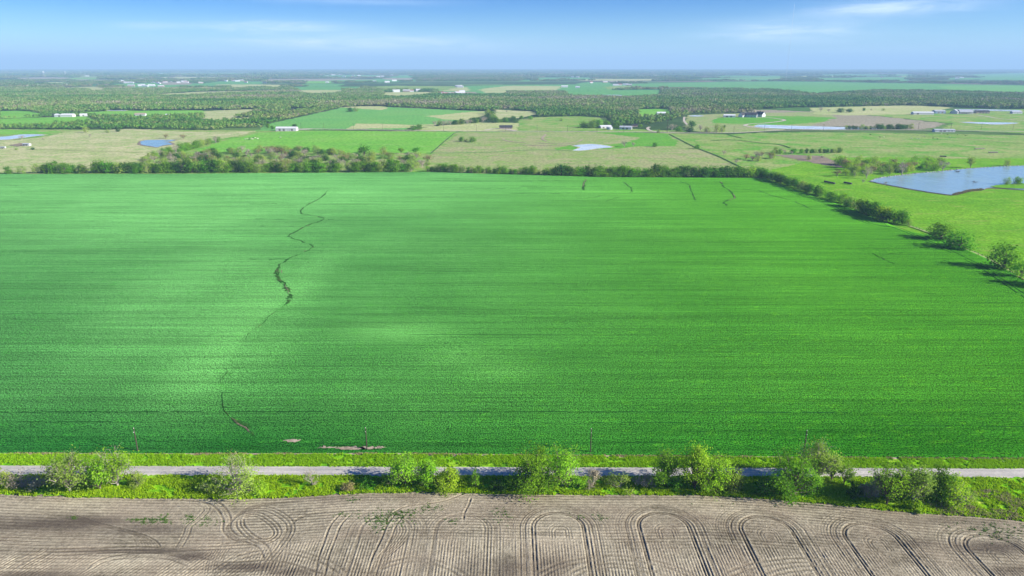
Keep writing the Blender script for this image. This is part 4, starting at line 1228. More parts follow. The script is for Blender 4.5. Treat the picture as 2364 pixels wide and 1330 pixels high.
PC_FAR = proto_col('far_wood_kinds', [canopy_proto(960 + i, 40, 130, 11, 16, 5.0, 'far_wood_patch', 'canopy_far_dark') for i in range(6)])

def scatter(name, P, sc, coll, seed):
    me = bpy.data.meshes.new(name)
    me.vertices.add(len(P))
    me.vertices.foreach_set('co', np.asarray(P, np.float32).ravel())
    attr_f(me, 'sc', sc)
    o = tag(link(name, me), kind='stuff')
    ng = bpy.data.node_groups.new(name, 'GeometryNodeTree')
    ng.interface.new_socket('Geometry', in_out='INPUT', socket_type='NodeSocketGeometry')
    ng.interface.new_socket('Geometry', in_out='OUTPUT', socket_type='NodeSocketGeometry')
    N, L = ng.nodes, ng.links
    gi, go = N.new('NodeGroupInput'), N.new('NodeGroupOutput')
    ci = N.new('GeometryNodeCollectionInfo')
    ci.inputs['Collection'].default_value = coll
    ci.inputs['Separate Children'].default_value = True
    ci.inputs['Reset Children'].default_value = True
    ip = N.new('GeometryNodeInstanceOnPoints')
    ip.inputs['Pick Instance'].default_value = True
    ri = N.new('FunctionNodeRandomValue'); ri.data_type = 'INT'
    ri.inputs[4].default_value = 0; ri.inputs[5].default_value = len(coll.objects) - 1
    ri.inputs['Seed'].default_value = seed
    rr = N.new('FunctionNodeRandomValue'); rr.data_type = 'FLOAT_VECTOR'
    rr.inputs[0].default_value = (0, 0, 0); rr.inputs[1].default_value = (0, 0, 6.283)
    rr.inputs['Seed'].default_value = seed + 1
    na = N.new('GeometryNodeInputNamedAttribute'); na.data_type = 'FLOAT'
    na.inputs[0].default_value = 'sc'
    L.new(gi.outputs[0], ip.inputs['Points'])
    L.new(ci.outputs[0], ip.inputs['Instance'])
    L.new(ri.outputs[2], ip.inputs['Instance Index'])
    L.new(rr.outputs[0], ip.inputs['Rotation'])
    L.new(na.outputs[0], ip.inputs['Scale'])
    L.new(ip.outputs[0], go.inputs[0])
    md = o.modifiers.new('scatter', 'NODES')
    md.node_group = ng
    return o

def sample_px_poly(poly, spacing, seed, clear=(), jitter=1.0):
    W = pxs(*poly)
    xs, ys = np.array([p[0] for p in W]), np.array([p[1] for p in W])
    r = np.random.default_rng(seed)
    gx_, gy_ = np.meshgrid(np.arange(xs.min(), xs.max(), spacing), np.arange(ys.min(), ys.max(), spacing))
    x = (gx_ + r.uniform(-.5, .5, gx_.shape) * spacing * jitter).ravel()
    y = (gy_ + r.uniform(-.5, .5, gy_.shape) * spacing * jitter).ravel()
    ok = inside(x, y, W)
    x, y = x[ok], y[ok]
    px, py = to_px(x, y)
    for c in clear:
        bad = inside(px, py, c)
        x, y, px, py = x[~bad], y[~bad], px[~bad], py[~bad]
    return x, y

NEARCLEAR = [f for f in CLEAR]
PONDPX = [p[2] for p in PONDS]
WOODS = [
 ('scrub_wood', [(-80, 300), (60, 302.5), (130, 305.5), (210, 304.5), (260, 302.5), (300, 298), (380, 303.5), (470, 305.5), (560, 303.5), (600, 298), (622, 285), (700, 268), (790, 248), (790, 240), (600, 240), (-80, 240)], 6.6, .82),
 ('centre_wood', [(1196, 258), (1240, 263), (1235, 275), (1300, 277), (1400, 272), (1420, 290), (1500, 288), (1560, 276), (1590, 264), (1760, 262), (1760, 240), (1196, 240)], 8.0, .95),
 ('hill_wood', [(884, 262), (930, 267), (985, 267), (1080, 258), (1128, 256), (1128, 240), (884, 240)], 8.0, .95),
 ('right_wood', [(1676, 262), (1735, 260), (1730, 247), (1680, 250)], 8, .9),
]
for i, (nm, poly, spc, scl) in enumerate(WOODS):
    x, y = sample_px_poly(poly, spc, 40 + i, NEARCLEAR + PONDPX)
    keep = fbm(x, y, 70, 200 + i) > (.40 if nm == 'scrub_wood' else .30)
    x, y = x[keep], y[keep]
    scatter(nm, np.c_[x, y, np.full(len(x), -.5)], scl * (.55 + .8 * RNG.random(len(x))), PC_TREE, 10 + i)
# the broad belt of forest and everything beyond it to the skyline
x, y = sample_px_poly([(-500, 258), (60, 256), (240, 257), (420, 254), (700, 250), (800, 246), (890, 244), (1130, 255), (1500, 252), (1760, 251), (1880, 247), (2100, 243), (2300, 251), (2900, 252), (2900, 205), (-500, 205)], 22, 60, NEARCLEAR + PONDPX)
keep = fbm(x, y, 260, 301) > .30
x, y = x[keep], y[keep]
scatter('forest', np.c_[x, y, np.full(len(x), -.5)], .75 + .5 * RNG.random(len(x)), PC_PATCH, 21)
print('forest patches', len(x))
x, y = sample_px_poly([(-400, 206), (2800, 206), (2800, 180), (-400, 180)], 60, 61, NEARCLEAR, 1.2)
keep = fbm(x, y * 1.7, 900, 302) > .49
x, y = x[keep], y[keep]
scatter('far_forest', np.c_[x, y, np.full(len(x), -.5)], 1.1 + .7 * RNG.random(len(x)), PC_PLAIN, 22)
print('far forest', len(x))
x, y = sample_px_poly([(-200, 181), (2600, 181), (2600, 162.3), (-200, 162.3)], 190, 62, NEARCLEAR, 1.3)
keep = fbm(x, y * 1.5, 2600, 303) > .40
x, y = x[keep], y[keep]
rr_ = np.random.default_rng(8)
scatter('skyline_forest', np.c_[x, y, np.full(len(x), -.5)], (1.2 + .9 * rr_.random(len(x))) * (1 + .5 * np.clip((y - 9000) / 15000, 0, 1)), PC_FAR, 23)
print('skyline', len(x))

# ------------------------------------------------------------------ roadside trees and shrubs (near)
def near_tree(px, py, top, wpx, mat, bark, label, seed, name='roadside_tree', cat='tree', base=.12, leafs=1.0, twig=6, sparse=.4, leaf=.46, nclump=54, group=None):
    x, y = gp(px, py)
    h = max(1.2, height_to(y, top))
    w = wpx * 1.0 * depth_of(y) / F
    o = thing(name, label, cat, (x, y, .1), 0, group)
    per = int(76 * leafs)
    tm, cm_ = make_tree(seed, h, w, base, nclump, per, leaf, mat, bark, sparse, 0, max(1, twig // 2) if mat != 'grey' else twig, 2, base < .1)
    link('trunk' if cat == 'tree' else 'stems', tm, o)
    link('crown' if cat == 'tree' else 'foliage', cm_, o)
    return o
NEAR = [
 (162, 1136, 1047, 104, 'olive', 'barkpale', 'pale half bare tree with grey limbs, leftmost big one beside the road', dict(leafs=.9, twig=10)),
 (232, 1132, 1062, 60, 'yellow', 'bark', 'small bright green tree filling the gap between the two leftmost roadside trees', dict(leafs=.8)),
 (272, 1122, 1040, 92, 'yellow', 'barkpale', 'thin bright green tree with gaps, second big one from the left', dict(leafs=.75, twig=8, sparse=.6)),
 (545, 1136, 1062, 116, 'olive', 'barkpale', 'spreading pale green tree with white branches standing alone in the left third of the verge', dict(leafs=.8, twig=12, base=.08)),
 (936, 1122, 1058, 84, 'yellow', 'bark', 'yellow green tree with dark forked stem left of the slender pale one', dict(leafs=.8, twig=8)),
 (985, 1120, 1066, 56, 'yellow', 'bark', 'upright yellow green tree touching the forked one', dict(leafs=.7, twig=8)),
 (1034, 1128, 1080, 58, 'yellow', 'bark', 'low rounded yellow green tree by itself on the verge', dict(leafs=.9, base=.05)),
 (1097, 1127, 1090, 28, 'lush', 'bark', 'small slim sapling left of the big dark tree', dict(leafs=.6, nclump=14)),
 (1226, 1128, 1034, 98, 'lush', 'barkdark', 'big dense dark green tree left of the middle of the verge', dict(leafs=1.5, twig=3, sparse=.2, base=.06)),
 (1298, 1124, 1033, 90, 'yellow', 'bark', 'big yellow green tree joined to the dense dark one', dict(leafs=1.1, twig=6, base=.1)),
 (1532, 1122, 1044, 62, 'lush', 'bark', 'slender mid green tree left of the tall yellow one', dict(leafs=.8, twig=8)),
 (1603, 1130, 1029, 84, 'yellow', 'barkdark', 'tall yellow green tree with dark forked trunk', dict(leafs=1.1, twig=6)),
 (1652, 1134, 1050, 74, 'yellow', 'bark', 'bright yellow green tree right of the tall forked one', dict(leafs=1.2, twig=4, base=.05)),
 (1688, 1134, 1078, 50, 'olive', 'barkpale', 'pale low tree ending the bright group above the ploughed corner', dict(leafs=.9, twig=10, base=.05)),
 (1828, 1146, 1052, 100, 'lush', 'bark', 'big leaning lush green tree hanging over the ploughed field', dict(leafs=1.7, twig=2, sparse=.15, base=.03)),
 (1884, 1116, 1024, 92, 'olive', 'barkpale', 'tallest pale tree right of the leaning lush one', dict(leafs=1.0, twig=10, base=.2)),
 (1920, 1110, 1052, 42, 'lush', 'bark', 'narrow green tree tucked against the tallest pale tree', dict(leafs=.9)),
 (1947, 1122, 1078, 50, 'olive', 'barkdark', 'small airy tree with dark twigs over the road edge', dict(leafs=.5, twig=10, nclump=20, base=.3)),
 (2046, 1166, 1080, 88, 'yellow', 'barkdark', 'half bare tree with dark trunk and yellow green top', dict(leafs=.7, twig=12, base=.2, sparse=.7)),
 (2108, 1160, 1074, 78, 'olive', 'barkpale', 'pale feathery tree between the half bare one and the lush one', dict(leafs=.9, twig=12, base=.1)),
 (2165, 1154, 1086, 54, 'lush', 'bark', 'dense lush tree near the right end of the roadside row', dict(leafs=1.5, twig=2, base=.04)),
 (2196, 1166, 1102, 62, 'yellow', 'barkpale', 'yellow grey tree at the right end of the roadside row', dict(leafs=.8, twig=10, base=.05)),
]
for i, (px, py, tp_, w, mt, bk, lb, kw) in enumerate(NEAR):
    near_tree(px, py, tp_, w, mt, bk, lb, 2000 + i * 13, **kw)
SHRUBS = [
 (6, 1122, 1086, 50, 'olive', 'grey green shrub cut by the left picture edge', dict(twig=10)), (50, 1122, 1090, 56, 'grey', 'bare grey shrub left of the first roadside tree', dict(twig=16)),
 (96, 1124, 1096, 48, 'grey', 'low grey shrub in the shade of the first roadside tree', dict(twig=12)), (318, 1124, 1090, 40, 'olive', 'pale shrub at the right foot of the second big tree', dict(twig=8)),
 (722, 1122, 1084, 38, 'grey', 'small leafless bush alone on the verge', dict(twig=18, leafs=.1)), (806, 1131, 1116, 30, 'tan', 'dry tan bush at the edge of the ploughed field', dict(twig=10)),
 (850, 1122, 1104, 40, 'lush', 'low green bush left of the forked yellow tree', dict()), (600, 1138, 1112, 40, 'yellow', 'low yellow green bush right of the spreading pale tree', dict()),
 (490, 1138, 1116, 44, 'olive', 'low olive bush left of the spreading pale tree', dict(twig=9)), (1368, 1124, 1086, 42, 'grey', 'grey twiggy shrub just right of the big yellow tree', dict(twig=14)),
 (1432, 1128, 1092, 66, 'olive', 'wide olive shrub in the middle of the verge', dict(twig=10)), (1485, 1126, 1096, 40, 'grey', 'grey shrub left of the slender green tree', dict(twig=12)),
 (1268, 1128, 1098, 50, 'yellow', 'low bush under the big dark and yellow trees', dict()), (1332, 1124, 1100, 40, 'yellow', 'yellow bush right below the big yellow tree', dict()), (1560, 1128, 1096, 40, 'lush', 'green bush at the foot of the tall forked tree', dict()),
 (1765, 1140, 1112, 50, 'dark', 'dark low bush in the shade left of the leaning tree', dict()), (1972, 1146, 1114, 44, 'dark', 'dark low bush in the hollow right of the airy tree', dict(twig=8)), (1995, 1150, 1118, 36, 'grey', 'grey dead bush in the shaded hollow', dict(twig=14)),
 (2020, 1150, 1096, 40, 'grey', 'bare twiggy shrub left of the half bare tree', dict(twig=16)), (2112, 1180, 1160, 30, 'yellow', 'small bright bush in front of the feathery tree', dict()), (2228, 1166, 1128, 42, 'olive', 'pale shrub last on the right beside open grass', dict(twig=10)),
 (1885, 1132, 1104, 44, 'yellow', 'bushy undergrowth below the tallest pale tree', dict()), (900, 1124, 1098, 34, 'lush', 'small green bush beside the forked yellow tree', dict()), (1150, 1130, 1108, 44, 'dark', 'dark bush in the shade left of the dense dark tree', dict()),
]
for i, (px, py, tp_, w, mt, lb, kw) in enumerate(SHRUBS):
    kw = dict(dict(base=.02, nclump=20, leafs=.8, twig=5, leaf=.36), **kw)
    near_tree(px, py, tp_, w, mt, 'barkpale' if mt in ('grey', 'tan', 'olive') else 'bark', lb, 3000 + i * 17, name='shrub', cat='shrub', **kw)

# ------------------------------------------------------------------ tall grass on the verges
def grass(name, xs, ys, z, hgt, mat, seed, dens=None):
    r = np.random.default_rng(seed)
    n = len(xs)
    V, Fq = [], []
    B = 4
    x, y = np.repeat(xs, B), np.repeat(ys, B)
    m = n * B
    hh = np.repeat(hgt * (.5 + .9 * r.random(n)), B) * (.7 + .6 * r.random(m))
    a = r.uniform(0, 6.283, m)
    wd = .10 + .16 * r.random(m)
    ox, oy = r.normal(0, .16, m), r.normal(0, .16, m)
    lx, ly = r.normal(0, .22, m) - .05, r.normal(0, .22, m)
    p0 = np.c_[x + ox - np.cos(a) * wd, y + oy - np.sin(a) * wd, np.full(m, z)]
    p1 = np.c_[x + ox + np.cos(a) * wd, y + oy + np.sin(a) * wd, np.full(m, z)]
    p2 = np.c_[x + ox + lx, y + oy + ly, z + hh]
    V = np.stack([p0, p1, p2], 1).reshape(-1, 3)
    me = mesh_np(name, V, np.arange(3 * m).reshape(-1, 3), [mat])
    attr_f(me, 'tone', np.repeat(r.random(n) * .4 + .6 * fbm(xs, ys, 6, seed), B), 'FACE')
    return tag(link(name, me), kind='stuff')
M['grass'] = leaf_mat('grass_blades', (.140, .370, .006), (.400, .620, .022), .4, 0)
M['grass_dry'] = leaf_mat('grass_dry', (.260, .250, .110), (.430, .370, .220), .2, 0)
r = np.random.default_rng(99)
n = 46000
xs = r.uniform(-200, 200, n); t = r.random(n)
ya, yb = lin(ROAD_N, xs) - .2, y_wheat(xs) - .7
ys = ya + (yb - ya) * t
keep = (fbm(xs, ys, 2.2, 55) > .40) & ((t > .06) | (r.random(n) < .5))
grass('verge_grass', xs[keep], ys[keep], .01, .42, M['grass'], 1)
n = 60000
xs = r.uniform(-200, 200, n); t = r.random(n)
ya, yb = y_edge(xs) - .5 + .8 * (fbm(xs, xs * 0, 3, 66) - .3), lin(ROAD_S, xs) + .25
ys = ya + (yb - ya) * t
keep = fbm(xs, ys, 2.6, 56) > .40
grass('roadside_grass', xs[keep], ys[keep], .13, .50, M['grass'], 2)
n = 6000
xs = r.uniform(-200, 200, n); ys = y_wheat(xs) - .55 + r.normal(0, .35, n)
keep = fbm(xs, ys * 0, 9, 57) > .46
grass('dry_grass', xs[keep], ys[keep], .02, .35, M['grass_dry'], 3)
n = 7000
xs = r.uniform(120, 200, n); ys = y_edge(xs) + r.uniform(0, 1, n) * 14
keep = (fbm(xs, ys, 5, 58) > .52) & (ys < lin(ROAD_S, xs))
grass('dry_grass', xs[keep], ys[keep], .14, .55, M['grass_dry'], 4)
# weeds sprouting in the ploughed soil
M['weed'] = leaf_mat('weed_leaves', (.040, .110, .014), (.110, .200, .040), .25, 0)
wx, wy = [], []
for (cx, cyp, sx, sy, c) in [(312, 1201, 10, 1.5, 30), (350, 1203, 22, 4, 90), (378, 1198, 8, 5, 40), (438, 1198, 10, 5, 40), (470, 1203, 18, 6, 40), (900, 1196, 30, 8, 120), (880, 1208, 14, 10, 90), (990, 1172, 14, 5, 40), (815, 1155, 8, 3, 20), (1160, 1190, 14, 10, 40), (1385, 1193, 9, 4, 25), (1048, 1204, 12, 3, 20), (920, 1184, 26, 4, 60), (800, 1188, 20, 4, 30), (2320, 1230, 30, 12, 90), (2250, 1215, 40, 8, 50), (1340, 1192, 12, 4, 14), (170, 1197, 6, 2, 10), (820, 1140, 500, 3, 200), (1900, 1166, 100, 3, 80)]:
    for j in range(c):
        g_ = gp(cx + r.normal(0, sx), cyp + r.normal(0, sy))
        wx.append(g_[0]); wy.append(g_[1])
grass('soil_weeds', np.array(wx), np.array(wy), .05, .16, M['weed'], 6)

# ------------------------------------------------------------------ small builders
def box_v(x0, x1, y0, y1, z0, z1):
    v = np.array([(x, y, z) for z in (z0, z1) for y in (y0, y1) for x in (x0, x1)], float)
    f = np.array([(0, 2, 3, 1), (4, 5, 7, 6), (0, 1, 5, 4), (2, 6, 7, 3), (0, 4, 6, 2), (1, 3, 7, 5)])
    return v, f
def box_obj(name, b, mat, parent):
    v, f = box_v(*b)
    return link(name, mesh_np(name, v, f, [mat]), parent)

M['white_metal'] = plain_mat('white_metal', (.50, .51, .53), .45, .06, .8)
M['white_roof'] = plain_mat('white_roof', (.62, .63, .64), .4, .06, .3)
M['grey_metal'] = plain_mat('grey_metal', (.38, .40, .43), .45, .12, .6)
M['dark_roof'] = plain_mat('dark_roof', (.045, .045, .05), .7, .3, .6)
M['brick'] = plain_mat('brick_wall', (.33, .26, .21), .85, .2, 1.5)
M['glass'] = plain_mat('window_glass', (.03, .04, .05), .12, .1, 1, spec=.6)
M['door'] = plain_mat('door_paint', (.16, .15, .15), .6, .15, 1)
M['blue_metal'] = plain_mat('blue_metal', (.22, .30, .42), .5, .1, .6)
M['wood'] = plain_mat('weathered_wood', (.060, .046, .036), .85, .3, 2)
M['insul'] = plain_mat('insulator', (.62, .62, .60), .35, .08, 3)
M['wrap'] = plain_mat('hay_wrap_dark', (.055, .055, .06), .6, .3, 2)
M['hay'] = plain_mat('hay_old', (.26, .23, .18), .9, .35, 2.5)
M['steel'] = plain_mat('tower_steel', (.55, .57, .6), .5, .1, .1)
M['stain'] = plain_mat('red_siding', (.30, .10, .07), .8, .2, 1)

def gable(name, label, cat, px, py, L, W, hw, hr, wall, roof, rotz=0.0, doors=(), windows=(), over=.5, porch=0, group=None, wall2=None):
    """gabled building; ridge along its own x; doors/windows on the long front: (x centre, width, sill, top)"""
    x, y = gp(px, py)
    o = thing(name, label, cat, (x, y + W / 2, .05), rotz, group)
    hx, hy = L / 2, W / 2
    v = np.array([(-hx, -hy, -.7), (hx, -hy, -.7), (hx, hy, -.7), (-hx, hy, -.7), (-hx, -hy, hw), (hx, -hy, hw), (hx, hy, hw), (-hx, hy, hw), (-hx, 0, hw + hr - .06), (hx, 0, hw + hr - .06)], float)
    quads = np.array([(0, 1, 5, 4), (2, 3, 7, 6)])
    pent = np.array([(1, 2, 6, 9, 5), (3, 0, 4, 8, 7)])
    link('wall', mesh_np('wall', v, [quads, pent], [wall]), o)
    dz = -hr / hy * over
    ex = hx + over
    t_ = .18
    prof = [(-hy - over, hw + dz), (0, hw + hr), (hy + over, hw + dz), (hy + over, hw + dz + t_), (0, hw + hr + t_), (-hy - over, hw + dz + t_)]
    rv = np.array([(-ex, a, b) for a, b in prof] + [(ex, a, b) for a, b in prof])
    rq = np.array([(i, (i + 1) % 6, (i + 1) % 6 + 6, i + 6) for i in range(6)] + [(0, 5, 4, 1), (1, 4, 3, 2), (6, 7, 10, 11), (7, 8, 9, 10)])
    link('roof', mesh_np('roof', rv, rq, [roof]), o)
    for c, w, a, b in doors:
        box_obj('door', (c - w / 2, c + w / 2, -hy - .06, -hy + .05, a, b), M['door'], o)
    for c, w, a, b in windows:
        fr = box_obj('window', (c - w / 2, c + w / 2, -hy - .07, -hy + .05, a, b), M['white_metal'], o)
        box_obj('pane', (c - w / 2 + .12, c + w / 2 - .12, -hy - .10, -hy - .072, a + .12, b - .12), M['glass'], fr)
    if porch:
        pr = box_obj('porch_roof', (-hx * .8, hx * .8, -hy - porch, -hy - over - .05, hw - .75, hw - .6), roof, o)
        for c in np.linspace(-hx * .75, hx * .75, 5):
            box_obj('post', (c - .12, c + .12, -hy - porch + .2, -hy - porch + .45, -.3, hw - .752), M['white_metal'], o)
    return o

gable('long_barn', 'long white metal barn with white roof beside the far road', 'barn', 660, 302.5, 40, 15, 5.0, 2.6, M['white_metal'], M['white_roof'], 0, doors=[(-12, 4, 0, 4), (-4, 4, 0, 4), (12, 4, 0, 4)], windows=[(4, 1.6, 1.2, 2.4), (7, 1.6, 1.2, 2.4)])
gable('dark_roofed_house', 'low house with black hipped roof by the far road', 'house', 1168, 297.5, 26, 12, 3.0, 3.6, M['brick'], M['dark_roof'], 0, doors=[(0, 1.3, 0, 2.2)], windows=[(-8, 2, .8, 2.1), (-4, 2, .8, 2.1), (5, 2, .8, 2.1), (9, 2, .8, 2.1)])
gable('farm_shed', 'wide low farm shed with pale roof at the tree group', 'shed', 1398, 296, 24, 14, 3.2, 2.2, M['white_metal'], M['white_roof'], R(14), doors=[(-6, 4, 0, 2.9), (2, 4, 0, 2.9)])
gable('white_barn', 'white barn with two dark doors between farm and road junction', 'barn', 1446, 299, 24, 14, 4.2, 2.4, M['white_metal'], M['grey_metal'], R(-14), doors=[(-5, 4, 0, 3.4), (3, 4, 0, 3.4)])
gable('stable', 'small dark roofed stable behind the white barn', 'shed', 1466, 292.5, 11, 7, 2.8, 1.6, M['brick'], M['dark_roof'], 0, doors=[(0, 2, 0, 2.2)])
gable('white_house', 'left gabled wing of the white house above the looping drive', 'house', 1718, 270.5, 20, 14, 5, 5.5, M['white_metal'], M['dark_roof'], R(28), windows=[(-5, 2, 1, 3), (4, 2, 1, 3)])
gable('white_house', 'main gabled block of the white house above the looping drive', 'house', 1738, 271, 24, 16, 5.5, 6, M['white_metal'], M['dark_roof'], R(-24), doors=[(0, 2, 0, 2.6)], windows=[(-7, 2, 1, 3), (7, 2, 1, 3)])
gable('white_house', 'right gabled wing of the white house above the looping drive', 'house', 1757, 269.5, 22, 14, 5.5, 6.5, M['white_metal'], M['dark_roof'], R(-58), windows=[(-5, 2, 1, 3), (4, 2, 1, 3)])
gable('white_shed', 'white garage shed left of the gabled white house', 'shed', 1685, 271, 28, 12, 4.5, 2.4, M['white_metal'], M['white_roof'], R(-10), doors=[(-6, 5, 0, 3.8), (4, 5, 0, 3.8)])
gable('long_barn', 'long white barn leftmost of the right hand farm', 'barn', 2133, 264.5, 52, 16, 4.5, 2.5, M['white_metal'], M['white_roof'], R(-4), doors=[(-15, 5, 0, 3.8)])
gable('grey_barn', 'grey barn just right of the long white barn', 'barn', 2171, 262, 28, 18, 5.5, 3, M['blue_metal'], M['grey_metal'], 0, doors=[(-5, 5, 0, 4.4), (5, 5, 0, 4.4)])
gable('farmhouse', 'pale roofed farmhouse in the middle of the right hand farm', 'house', 2208, 262.5, 24, 18, 5, 5.5, M['white_metal'], M['grey_metal'], R(50), doors=[(0, 1.6, 0, 2.4)], windows=[(-6, 2, 1, 2.6), (6, 2, 1, 2.6)])
gable('farmhouse', 'long grey roofed farmhouse with front porch at the right hand farm', 'house', 2232, 262.5, 34, 16, 4.5, 4.8, M['white_metal'], M['grey_metal'], R(-6), doors=[(0, 1.6, 0, 2.4)], windows=[(-10, 2.2, 1, 2.6), (-5, 2.2, 1, 2.6), (6, 2.2, 1, 2.6), (11, 2.2, 1, 2.6)], porch=4)
gable('dark_barn', 'dark roofed barn rightmost of the right hand farm group', 'barn', 2270, 262, 34, 16, 4.5, 3.4, M['brick'], M['dark_roof'], R(-5), doors=[(-8, 4, 0, 3.8), (0, 4, 0, 3.8), (8, 4, 0, 3.8)])
gable('small_house', 'small pale house at the right picture edge by the farm', 'house', 2349, 262.5, 26, 12, 3.6, 2.6, M['white_metal'], M['grey_metal'], 0, doors=[(0, 1.4, 0, 2.3)], windows=[(-7, 2, 1, 2.4), (7, 2, 1, 2.4)])
gable('ranch_house', 'low white ranch house with dark windows above the cattle pasture', 'house', 2182, 304.5, 38, 11, 3.2, 1.8, M['white_metal'], M['grey_metal'], R(-3), doors=[(-8, 5, 0, 2.7), (-1, 5, 0, 2.7)], windows=[(7, 2.6, .8, 2.3), (13, 2.6, .8, 2.3)])
gable('long_barn', 'long white farm building at the edge of the left wood', 'barn', 146, 270, 44, 16, 4.5, 3, M['white_metal'], M['white_roof'], R(4), doors=[(-10, 5, 0, 3.8)])
gable('white_shed', 'small white shed right of the left farm building', 'shed', 191, 268.5, 16, 10, 4, 2.2, M['white_metal'], M['white_roof'], R(20), doors=[(0, 4, 0, 3.2)])
gable('brown_house', 'brown house half hidden by trees at the left farm', 'house', 119, 269.5, 22, 12, 3.6, 3.2, M['brick'], M['dark_roof'], 0, windows=[(-5, 2, 1, 2.3), (5, 2, 1, 2.3)])
gable('grey_house', 'grey roofed house in the meadow clearing at the left', 'house', 322, 267.5, 26, 12, 3.5, 3, M['white_metal'], M['brick'], R(8), doors=[(0, 1.5, 0, 2.3)], windows=[(-7, 2, 1, 2.3), (7, 2, 1, 2.3)])
gable('white_shed', 'tiny white shed right of the meadow clearing house', 'shed', 386, 267.5, 9, 6, 3, 1.6, M['white_metal'], M['white_roof'], 0, doors=[(0, 2, 0, 2.4)])
gable('shed', 'small open shed by the muddy pen in the tan pasture', 'shed', 60, 336.5, 11, 5, 2.6, 1.0, M['white_metal'], M['grey_metal'], R(-6), doors=[(-3, 2.4, 0, 2.2), (1, 2.4, 0, 2.2)])
gable('white_shed', 'low white roofed shed glimpsed inside the centre wood', 'shed', 1527, 266.5, 22, 10, 6, 2.6, M['white_metal'], M['white_roof'], 0, doors=[(0, 4, 0, 3.2)])
sheet('muddy_pen', smooth_poly(pxs((20, 336), (45, 330.5), (72, 331), (66, 336), (40, 338)), 3, .8, 3), .10, M['mud'])

def trailer(px, py, label):
    x, y = gp(px, py)
    o = thing('travel_trailer', label, 'trailer', (x, y, 0), R(-5))
    prof = [(-4.2, .7), (4.4, .7), (4.6, 1.6), (4.1, 2.9), (-4.0, 3.0), (-4.4, 2.2)]
    n_ = len(prof)
    v = np.array([(a, -1.25, b) for a, b in prof] + [(a, 1.25, b) for a, b in prof])
    q = np.array([(i, (i + 1) % n_, (i + 1) % n_ + n_, i + n_) for i in range(n_)])
    link('body', mesh_np('body', v, [q, np.array([tuple(range(n_ - 1, -1, -1)), tuple(range(n_, 2 * n_))])], [M['white_metal']]), o)
    box_obj('window', (-2.4, -.6, -1.29, -1.2, 1.6, 2.4), M['glass'], o)
    box_obj('window', (1.6, 3.2, -1.29, -1.2, 1.6, 2.4), M['glass'], o)
    box_obj('door', (.2, 1.0, -1.29, -1.2, .8, 2.6), M['door'], o)
    for cx in (-.6, .5):
        t = np.linspace(0, 2 * math.pi, 15)[:-1]
        v = np.array([(cx + .4 * math.cos(a), yy, .4 + .4 * math.sin(a)) for yy in (-1.3, -1.05) for a in t])
        f4 = np.array([(i, (i + 1) % 14, (i + 1) % 14 + 14, i + 14) for i in range(14)])
        link('wheel', mesh_np('wheel', v, [f4, np.array([tuple(range(14)), tuple(range(27, 13, -1))])], [M['wrap']]), o)
    return o
trailer(7, 343, 'white travel trailer parked at the left edge of the tan pasture')

# round water tank beside the farm shed
x, y = gp(1407, 298.5)
o = thing('water_tank', 'round pale water tank with conical lid in front of the farm shed', 'tank', (x, y, 0))
t = np.linspace(0, 2 * math.pi, 25)[:-1]
v = np.array([(6 * math.cos(a), 6 * math.sin(a), z) for z in (-.2, 4.2) for a in t])
link('shell', mesh_np('shell', v, np.array([(i, (i + 1) % 24, (i + 1) % 24 + 24, i + 24) for i in range(24)]), [M['grey_metal']], True), o)
v = np.array([(6.2 * math.cos(a), 6.2 * math.sin(a), 4.22) for a in t] + [(0, 0, 5.8)])
link('lid', mesh_np('lid', v, np.array([(i, (i + 1) % 24, 24) for i in range(24)]), [M['white_roof']]), o)

# utility poles near the road and along the far road
def pole_meshes(h):
    v, f = tube([(0, 0, -.5), (0, 0, h * .5), (.02, 0, h)], [.20, .175, .14], 8)
    pm = mesh_np('post', v, f, [M['wood']], True)
    v1, f1 = tube([(0, 0, h - .05), (0, 0, h + .18), (0, 0, h + .36)], [.05, .12, .06], 8)
    im = mesh_np('insulator', v1, f1, [M['insul']], True)
    A = Acc()
    v2, f2 = box_v(-.05, .05, -.45, .02, h - 1.35, h - 1.22); A.add(v2, f2)
    v3, f3 = tube([(0, -.40, h - 1.25), (0, -.40, h - 1.0)], [.07, .05], 6); A.add(v3, f3)
    return pm, im, A.mesh('bracket', M['insul'])
PM = pole_meshes(9.2)
for px, py, tp_, lb in ((318.5, 1043, 988, 'wooden utility pole leftmost of the four beside the wheat'), (847.5, 1040, 987, 'wooden utility pole by the bare soil patches at the wheat edge'), (1363, 1046, 989, 'wooden utility pole right of the big yellow green tree'), (1855, 1050, 993, 'wooden utility pole rising behind the tallest pale roadside tree')):
    x, y = gp(px, py)
    o = thing('utility_pole', lb, 'utility pole', (x, y, 0), 0, 'utility poles along the near road')
    hh = height_to(y, tp_)
    o.scale = (1, 1, hh / 9.5)
    for nm, me in zip(('post', 'insulator', 'bracket'), PM):
        link(nm, me, o)
M['far_wood'] = M['wood']
def far_pole_mesh(h):
    A = Acc()
    v, f = tube([(0, 0, -.5), (0, 0, h)], [.26, .17], 6); A.add(v, f)
    v, f = box_v(-1.3, 1.3, -.1, .1, h - 1.0, h - .72); A.add(v, f)
    return A.mesh('utility_pole', M['wood'])
FPM = far_pole_mesh(11.5)
for px, py in ((695, 297), (748, 297), (816, 298), (883, 299.5), (955, 301.5), (1024, 301.5), (1100, 302), (1167, 302), (1240, 302.5), (1310, 303.5), (1378, 304), (1440, 304.5), (1694, 306), (1764, 303), (1827, 300.5), (1901, 300.5), (2120, 297), (2195, 298), (2265, 299), (2338, 300)):
    x, y = gp(px, py)
    tag(link('utility_pole', FPM, None, (x, y, 0)), 'small wooden utility pole in the line beside the far road', 'utility pole', 'utility poles in the line beside the far road')
x, y = gp(1540, 306)
